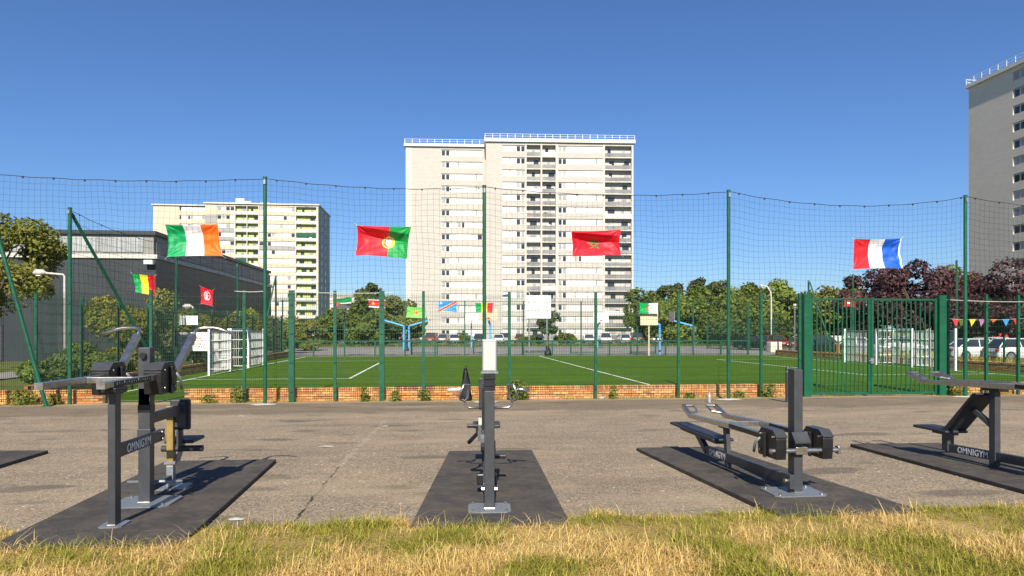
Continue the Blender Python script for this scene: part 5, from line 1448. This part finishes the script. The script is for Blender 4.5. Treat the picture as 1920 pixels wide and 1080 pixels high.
# thin strip of grass at the wall's foot
n = 9000
gx_ = rng.uniform(-13, 19, n); gy_ = YF + .2 - np.abs(rng.normal(0, .16, n)); k = (vnoise(gx_, gy_ * 0, rng, .5) > -.15); gx_, gy_ = gx_[k], gy_[k]
blades('wall_foot_grass', 'thin strip of dry grass and weeds along the foot of the fence', np.stack([gx_, gy_, np.zeros(len(gx_))], 1), rng.uniform(.03, .13, len(gx_)), rng.uniform(.2, 1, len(gx_)), rng.uniform(.004, .009, len(gx_)), M['grass'], 6, 'grass')
n = 14000
gx_ = rng.uniform(27.6, 46, n); gy_ = rng.uniform(24, 52, n)
blades('verge_grass', 'yellow uncut verge grass before the white cars at right', np.stack([gx_, gy_, np.zeros(n)], 1), rng.uniform(.15, .5, n), rng.uniform(.2, .8, n), rng.uniform(.02, .04, n), M['grass'], 7, 'grass')
n = 12000
gx_ = rng.uniform(-26, 44, n); gy_ = rng.uniform(84.8, 91.5, n)
blades('court_edge_grass', 'uncut grass strip between the court and the parked cars', np.stack([gx_, gy_, np.zeros(n)], 1), rng.uniform(.1, .35, n), rng.uniform(.2, .8, n), rng.uniform(.05, .10, n), M['weed'], 8, 'grass')

# ------------------------------------------------------------------ cars
PAINT = {}
def paint(c):
    if c not in PAINT:
        PAINT[c] = mat('car_paint', {'white': (.74, .74, .74), 'silver': (.42, .43, .44), 'grey': (.16, .17, .18), 'black': (.02, .021, .024), 'red': (.42, .03, .025), 'maroon': (.20, .04, .035), 'blue': (.04, .07, .16), 'green': (.03, .06, .045), 'orange': (.35, .13, .05)}[c], .25, .1, .05, 1)
    return PAINT[c]
def loft(mb, stations):
    n = len(stations[0]); vs = [p for s in stations for p in s]; fs = []
    for i in range(len(stations) - 1):
        for k in range(n): fs.append((i * n + k, i * n + (k + 1) % n, (i + 1) * n + (k + 1) % n, (i + 1) * n + k))
    fs += [tuple(range(n - 1, -1, -1)), tuple((len(stations) - 1) * n + k for k in range(n))]
    mb.add(vs, fs)
def car_proto(kind):
    """built along local y, nose at -y"""
    t = thing('car', 'car', 'car')
    L_, Wd, Hh = {'hatch': (3.95, 1.74, 1.47), 'saloon': (4.45, 1.78, 1.43), 'suv': (4.35, 1.84, 1.66), 'van': (4.7, 1.85, 1.9)}[kind]
    w = Wd / 2; y0, y1 = -L_ / 2, L_ / 2; belt = .60 * Hh if kind != 'van' else 1.15
    hood = belt - .12
    def ring(y, hw, zb, zt):
        return [(-hw * .92, y, zb), (hw * .92, y, zb), (hw, y, zb + .2), (hw, y, zt - .16), (hw * .9, y, zt), (-hw * .9, y, zt), (-hw, y, zt - .16), (-hw, y, zb + .2)]
    prof = [(0, .80, .32, .62), (.05, .93, .22, hood - .14), (.14, 1, .19, hood - .05), (.28, 1, .18, hood + .04), (.34, 1, .18, belt), (.80, 1, .18, belt), (.93, .99, .2, belt - .02), (.985, .92, .26, belt - .12), (1, .84, .36, belt - .28)]
    mb = MB(); loft(mb, [ring(y0 + f * L_, w * k, zb, zt) for f, k, zb, zt in prof]); body = part('body', mb, M['white_paint'], t, bevel=.02)
    wf, wr, rf0, rf1 = {'hatch': (.27, .97, .44, .85), 'saloon': (.29, .88, .45, .72), 'suv': (.27, .97, .42, .86), 'van': (.10, .99, .20, .97)}[kind]
    def gring(y, hw, z): return [(-hw, y, z), (hw, y, z)]
    zb_, zt_ = belt - .03, Hh - .05
    a, b, c, d = y0 + wf * L_, y0 + rf0 * L_, y0 + rf1 * L_, y0 + wr * L_
    mb = MB(); hw0, hw1 = w * .90, w * .70 if kind != 'van' else w * .84
    mb.add([(-hw0, a, zb_), (hw0, a, zb_), (hw1, b, zt_), (-hw1, b, zt_), (-hw1, c, zt_), (hw1, c, zt_), (hw0, d, zb_), (-hw0, d, zb_)],
           [(0, 1, 2, 3), (7, 4, 5, 6), (1, 6, 5, 2), (0, 3, 4, 7), (0, 7, 6, 1), (3, 2, 5, 4)])
    part('glazing', mb, M['glass'], t)
    mb = MB(); mb.add([(-hw1 - .02, b - .04, zt_ - .01), (hw1 + .02, b - .04, zt_ - .01), (hw1 + .02, c + .05, zt_ - .01), (-hw1 - .02, c + .05, zt_ - .01), (-hw1 * .9, b + .1, Hh), (hw1 * .9, b + .1, Hh), (hw1 * .9, c - .05, Hh - .01), (-hw1 * .9, c - .05, Hh - .01)],
                      [(0, 1, 2, 3), (4, 7, 6, 5), (0, 4, 5, 1), (1, 5, 6, 2), (2, 6, 7, 3), (3, 7, 4, 0)])
    part('roof', mb, M['white_paint'], t)
    for s in (-1, 1):
        for (ya, yb, ff) in ((a, b, 0), (d, c, 1), ((a + d) / 2, (b + c) / 2, 2)):
            mb = MB(); mb.bar((s * hw0, ya, zb_), (s * (hw1 + .01), yb, zt_), .07, .07, up=(0, 1, 0)); part('pillar', mb, M['white_paint'], t)
    for s in (-1, 1):
        for yy in (y0 + .18 * L_, y0 + .80 * L_):
            mb = MB(); r = .31; mb.tube([(s * (w - .17), yy, r), (s * (w + .01), yy, r)], r, 18); wh = part('wheel', mb, M['tyre'], t)
            mb = MB(); mb.tube([(s * (w + .005), yy, r), (s * (w + .02), yy, r)], r * .62, 14); part('rim', mb, M['rim'], wh)
        mb = MB(); mb.cbox((s * w * .72, y0 + .10, hood - .2), (.36, .2, .13)); part('headlight', mb, M['lamp'], t)
        mb = MB(); mb.cbox((s * w * .78, y1 - .05, belt - .2), (.26, .12, .2)); part('tail_light', mb, M['tail'], t)
        mb = MB(); mb.cbox((s * (w + .06), a + .35, belt + .06), (.14, .1, .12)); part('mirror', mb, M['black'], t)
    mb = MB(); mb.cbox((0, y0 + .05, .42), (w * 1.2, .1, .13)); part('grille', mb, M['black'], t)
    mb = MB(); mb.cbox((0, y0 - .003, .44), (.5, .03, .11)); part('number_plate', mb, M['shutter'], t)
    mb = MB(); mb.cbox((0, y1 - .01, .55), (.5, .04, .11)); part('number_plate', mb, M['shutter'], t)
    if kind == 'van':
        for s in (-1, 1):
            mb = MB(); mb.cbox((s * (w - .08), .6, 1.50), (.03, 2.9, .4)); part('red_panel', mb, M['red'], t)
            mb = MB(); mb.cbox((s * (w - .10), .7, 1.45), (.03, 3.1, .8)); part('side_panel', mb, M['white_paint'], t)
    return t
protos = {k: car_proto(k) for k in ('hatch', 'saloon', 'suv', 'van')}
used = set()
def place_car(kind, colour, px, zc, rz, label, group):
    o = protos[kind] if kind not in used else dup(protos[kind]); first = kind not in used; used.add(kind)
    x, y = D(px, zc)
    o.location = (x, y, .006); o.rotation_euler = (0, 0, rz); tag(o, label, 'van' if kind == 'van' else 'car', group)
    if kind == 'van': o.name = 'van'
    for ch in o.children:
        if ch.name.split('.')[0] in ('body', 'roof', 'pillar'):
            # a link on the object keeps the mesh shared between cars
            ch.material_slots[0].link = 'OBJECT'; ch.material_slots[0].material = paint(colour)
    return o
g1 = 'cars parked in a row before the towers'
row = [(686, 'saloon', 'silver', 'pale car parked left of the double blue basketball post, behind the fence'), (712, 'hatch', 'white', 'white car parked just left of the double blue basketball post'), (748, 'suv', 'green', 'dark green car hidden behind the double blue basketball post'),
       (775, 'hatch', 'grey', 'grey car just right of the double blue basketball post'), (811, 'suv', 'maroon', 'maroon car parked below the light green flag'), (834, 'hatch', 'silver', 'silver car parked right of the maroon car'), (852, 'saloon', 'silver', 'silver saloon parked below the blue flag'),
       (866, 'suv', 'grey', 'grey tall car left of the round shrub'), (898, 'hatch', 'green', 'dark car left of the middle net post'), (934, 'saloon', 'white', 'white car just right of the white-topped exercise post'), (945, 'suv', 'silver', 'silver car behind the white car right of the middle post'),
       (975, 'hatch', 'orange', 'brownish orange car left of the slatted board\'s pole'), (1009, 'saloon', 'black', 'black car below the slatted board'), (1067, 'hatch', 'red', 'bright red car right of the small dark tree'),
       (1104, 'saloon', 'white', 'white car left of the white pair, by a tall fence post'), (1135, 'suv', 'white', 'tall white car right of the far basketball post'), (1168, 'hatch', 'white', 'white hatchback right of the tall white car'),
       (1191, 'suv', 'green', 'dark green car below the tower\'s right edge'), (1228, 'saloon', 'white', 'white car behind the post with the flag board'), (1250, 'hatch', 'grey', 'grey car at the right end of the parked row')]
for i, (px, kd, colr, lb) in enumerate(row):
    place_car(kd, colr, px, 106 + (i % 3) * 1.1, random.choice((0, math.pi)) + random.uniform(-.12, .12) - YAW, lb, g1)
g2 = 'cars parked along the side road at right'
for px, kd, colr, zc, rz, lb in ((1418, 'saloon', 'black', 70, R(40), 'dark car parked right of the dense court fence'), (1455, 'hatch', 'red', 78, R(15), 'red car parked behind the tree right of the white lamp'), (1545, 'suv', 'black', 56, R(62), 'black car seen through the gate\'s left leaf'),
                             (1583, 'hatch', 'white', 66, R(70), 'white car seen through the gate behind the black car'), (1612, 'saloon', 'grey', 60, R(65), 'grey car seen beside the right goal\'s edge'),
                             (1835, 'saloon', 'white', 47, R(80), 'white saloon at the right below the bunting'), (1872, 'hatch', 'silver', 52, R(85), 'silver car between the two white cars at right'), (1915, 'hatch', 'white', 45, R(80), 'white hatchback cut off by the right edge'), (1690, 'hatch', 'silver', 62, R(80), 'silver car hidden behind the right goal\'s lattice')):
    place_car(kd, colr, px, zc, rz, lb, g2)
for px, zc, rz, lb in ((1818, 68, R(82), 'white van with a red side band, left of its pair'), (1888, 70, R(82), 'white van with a red side band, right of its pair')):
    place_car('van', 'white', px, zc, rz, lb, 'white vans behind the cars at right')

# ------------------------------------------------------------------ lamps, signs, bunting, small things
def lamp(label, px, zc, pts, r, head):
    x, y = D(px, zc); t = thing('street_lamp', label, 'lamp', (x, y, 0))
    rt_ = Vector((ca, -sa, 0))
    P_ = [Vector((x, y, 0))] + [Vector((x, y, z)) + rt_ * d for d, z in pts]
    mb = MB(); mb.tube(P_, r, 10); part('mast', mb, M['slab'] if head != 'ball' else M['galv'], t, smooth=False)
    e = P_[-1]
    mb = MB()
    if head == 'ball': mb.tube([e, e + Vector((0, 0, .25))], [.16, .13], 12)
    else:
        d = rt_ * (-.55 if head == 'l' else .55)
        mb.tube([e - d * .1, e + d * .2 + Vector((0, 0, .03)), e + d * .7 + Vector((0, 0, .03)), e + d], [.04, .13, .14, .03], 10)
    hd = part('lamp_head', mb, M['white_plastic'], t, smooth=True)
    mb = MB(); mb.cbox(tuple(e + (Vector((0, 0, -.06)) if head == 'ball' else d * .5 + Vector((0, 0, -.115)))), (.2, .16, .03)); part('lens', mb, M['lamp'], hd)
lamp('grey street lamp with a side arm before the gym at left', 121, 30, [(0, 4.35), (-.06, 4.43), (-.85, 4.50)], .042, 'l')
lamp('short lamp with its head showing beside the red flag', 362, 42, [(0, 3.3), (0, 3.4), (-.1, 3.45)], .05, 'l')
lamp('tall white street lamp with bent top among the right trees', 1446, 85, [(0, 6.0), (-.08, 6.8), (-.5, 7.45), (-.9, 7.55)], .10, 'l')
lamp('thin grey lamp post left of the gate\'s left post', 1490, 62, [(0, 4.1), (0, 4.15)], .06, 'ball')
lamp('thin green-topped lamp before the central tower\'s balconies', 993, 118, [(0, 8.2), (-.1, 8.6), (-.5, 8.7)], .08, 'l')
def sign(label, px0, px1, y0, y1, rows, X=-11.66):
    def at(px):   # on the plane X = const
        dx, dy, _ = ray(px, HOR); t_ = X / dx; return dy * t_, t_
    (ya, ta), (yb, tb) = at(px0), at(px1); tm = (ta + tb) / 2
    za, zb = CAMZ + (HOR - y1) * tm / FPX, CAMZ + (HOR - y0) * tm / FPX
    t = thing('notice_board', label, 'sign', (X, (ya + yb) / 2, 0), 'white notices on the left fence')
    # boards are hung to face the yard
    yc = (ya + yb) / 2; w = (px1 - px0) * tm / FPX; nx = Vector((ca, -sa, 0)); c = Vector((X + .1, yc, (za + zb) / 2)); n = Vector((-sa, -ca, 0))
    mb = MB(); mb.bar(c - nx * w / 2, c + nx * w / 2, .02, zb - za); part('panel', mb, M['white_paint'], t)
    for z in (za + .08, zb - .08):
        mb = MB(); mb.bar(c - n * .012 + Vector((0, 0, z - c.z)), Vector((X, yc, z)), .04, .02); part('bracket', mb, M['galv'], t)
    for k, (fx0, fx1, fz, hh, mm) in enumerate(rows):
        mb = MB(); x_ = fx0; rg_ = random.Random(k)
        while x_ < fx1:
            l = rg_.uniform(.02, .06); p = c + nx * w * (x_ - .5) + n * .0125 + Vector((0, 0, (zb - za) * (fz - .5))); q = p + nx * w * l
            mb.bar(p, q, .002, hh * (zb - za) * rg_.uniform(.7, 1)); x_ += l + .018
        part('print_line', mb, M[mm], t, fix=False)
sign('large white notice board with red and dark print on the left fence', 322, 385, 623, 658, [(.22, .75, .68, .07, 'red'), (.14, .9, .54, .07, 'red'), (.55, .8, .42, .05, 'anth'), (.08, .92, .33, .05, 'anth'), (.25, .85, .22, .05, 'anth'), (.04, .17, .9, .09, 'red'), (.85, .94, .1, .04, 'red')])
sign('small plain white notice above the large notice board', 332, 366, 592, 609, [(.2, .85, .42, .06, 'wood')])
# bunting
bp = [W(px, 597 + 3 * math.sin((px - 1770) / 150 * math.pi), 33) for px in range(1775, 1945, 6)]
t = thing('bunting', 'string of small coloured triangular pennants at the right', 'bunting', tuple(bp[len(bp) // 2]))
mb = MB(); mb.tube(bp, .006, 4); part('cord', mb, M['white_paint'], t, fix=False)
pcol = [M['red'], M['weed'], mat('yellow_cloth', (.75, .62, .03), .6), mat('mauve_cloth', (.40, .18, .34), .6), mat('orange_cloth', (.80, .20, .02), .6), mat('blue_cloth', (.02, .25, .55), .6), M['red'], mat('yellow_cloth', (.75, .62, .03), .6)]
for k, px in enumerate((1792, 1803, 1824, 1842, 1864, 1886, 1906, 1926)):
    a = W(px - 6.5, 598.5, 33); b = W(px + 6.5, 598.5, 33); c = W(px + random.uniform(-2, 2), 612 - (7 if k == 4 else 0), 33) + Vector((0, random.uniform(-.1, .1), 0))
    mb = MB(); d = Vector((0, .004, 0)); mb.add([a, b, c, a + d, b + d, c + d], [(0, 1, 2), (5, 4, 3), (0, 3, 4, 1), (1, 4, 5, 2), (2, 5, 3, 0)]); part('pennant', mb, pcol[k], t)
# ribbon along the top of the fence on the right and left
for lb, a, b, Y in (('pale tape tied along the fence top right of the gate', (1775, 562), (1920, 566), YF - .06), ('pale tape tied along the fence top left of the tall post', (440, 546), (496, 546), YF - .06), ('pale tape tied along the fence top between thick posts', (547, 548), (736, 549), YF - .06)):
    p, q = W(*a, Y), W(*b, Y); mid = p.lerp(q, .5) - Vector((0, 0, .02)); mb = MB(); mb.tube([p, p.lerp(q, .25) - Vector((0, 0, .012)), mid, p.lerp(q, .75) - Vector((0, 0, .015)), q], .010, 5); tag(part('tape', mb, M['white_plastic'], loc=tuple(mid), fix=False), lb, 'tape', 'tape on the fence top')
# grey bollard beside the gate
b = G(1477, 754); mb = MB(); mb.tube([(b.x, b.y, b.z - .02), (b.x, b.y, b.z + .90), (b.x, b.y, b.z + .93), (b.x, b.y, b.z + .98)], [.06, .06, .05, .02], 14)
t = thing('bollard', 'dark grey round bollard with cap beside the gate', 'bollard', tuple(b)); part('pole', mb, M['anth'], t)
mb = MB(); mb.tube([(b.x, b.y, b.z + .80), (b.x, b.y, b.z + .83)], .064, 14); part('band', mb, M['galv'], t)
# black bag tied to the fence, limp and pleated
def hung_bag(label, px, y0, y1, w, Y, seed):
    p = W(px, y0, Y); q = W(px, y1, Y); rg = random.Random(seed); mb = MB(); n = 16; rings = []
    for k in range(9):
        f = k / 8; r = w * (.12 + .88 * f ** .7) * (1 if f < .9 else .8)
        z = p.z + (q.z - p.z) * f
        rings.append([(p.x + (r * (1 + .25 * math.sin(5 * a + k * .5)) * math.cos(a)) + .05 * f * w, p.y + .45 * r * (1 + .3 * math.sin(4 * a + k)) * math.sin(a), z + .02 * math.sin(3 * a)) for a in [2 * math.pi * i / n for i in range(n)]])
    loft(mb, rings)
    t = thing('rubbish_bag', label, 'bag', (p.x, p.y, q.z)); part('sack', mb, M['black'], t, smooth=True)
    mb = MB(); mb.tube([(p.x, p.y, p.z - .05), (p.x, p.y, p.z + .03), (p.x + .02, p.y + .04, p.z + .05)], [.05, .025, .012], 7); part('knot', mb, M['black'], t, smooth=True)
hung_bag('limp black bin bag hanging on the fence left of the white-topped post', 873, 690, 753, .165, YF - .2, 1)
hung_bag('small black bag hanging on the far fence below the slatted board', 1027, 648, 666, .28, 53.1, 2)
hung_bag('black bag at the foot of the double blue basketball post', 762, 646, 658, .25, 66.9, 3)
# litter
for i, (px, py, lb) in enumerate(((452, 781, 'white paper scrap on the yard left of the fence\'s thick post'), (612, 838, 'long white scrap on the yard right of the left mat'), (375, 978, 'white scrap lying at the edge of the grass by the left mat'), (722, 800, 'white scrap at the end of the crack'),
                                (443, 975, 'white scrap on the yard right of the left mat\'s front'), (1130, 748, 'crumpled silver foil at the foot of the wall'), (1085, 747, 'white paper litter by the wall right of the large weed'))):
    g_ = G(px, py); rg = random.Random(i); mb = MB(); n = 7
    sx_, sy_ = (.16, .05) if i in (1,) else (.10, .05) if i not in (5, 6) else (.14, .06)
    ring = [(g_.x + sx_ * math.cos(a) * rg.uniform(.6, 1.1), g_.y + sy_ * math.sin(a) * rg.uniform(.6, 1.1), gz(g_.y) + .006 + (.03 if i in (5, 6) else .006) * rg.random()) for a in [2 * math.pi * k / n for k in range(n)]]
    top = (g_.x, g_.y, gz(g_.y) + (.07 if i in (5, 6) else .02)); bot = (g_.x, g_.y, gz(g_.y) + .004)
    mb.add(ring + [top, bot], [(k, (k + 1) % n, n) for k in range(n)] + [((k + 1) % n, k, n + 1) for k in range(n)])
    tag(part('litter', mb, M['galv'] if i == 5 else M['white_plastic'], loc=tuple(bot)), lb, 'litter', 'litter on the yard')
b = G(1330, 754.5); t = thing('plastic_bottle', 'clear plastic bottle standing at the wall right of centre', 'bottle', tuple(b))
mb = MB(); mb.tube([b, b + Vector((0, 0, .17)), b + Vector((0, 0, .22)), b + Vector((0, 0, .245))], [.036, .036, .016, .014], 12); part('bottle_body', mb, M['curtain_glass'], t, smooth=False)
mb = MB(); mb.tube([b + Vector((0, 0, .246)), b + Vector((0, 0, .27))], .018, 10); part('bottle_cap', mb, M['blue'], t)
# concrete block and rubble by the side road
x, y = D(1452, 62)
mb = MB(); mb.box((x - .55, y - .4, 0), (x + .55, y + .4, .95)); tag(part('concrete_block', mb, M['cream'], loc=(x, y, 0), bevel=.06), 'pale concrete block beside the red car right of the court', 'block')
x, y = D(1571, 52)
mb = MB(); mb.tube([(x, y, 0), (x, y, 1.05)], .12, 10); tag(part('marker_post', mb, M['orange_cloth'] if 'orange_cloth' in M else pcol[4], loc=(x, y, 0)), 'orange and white marker post seen through the gate', 'post')
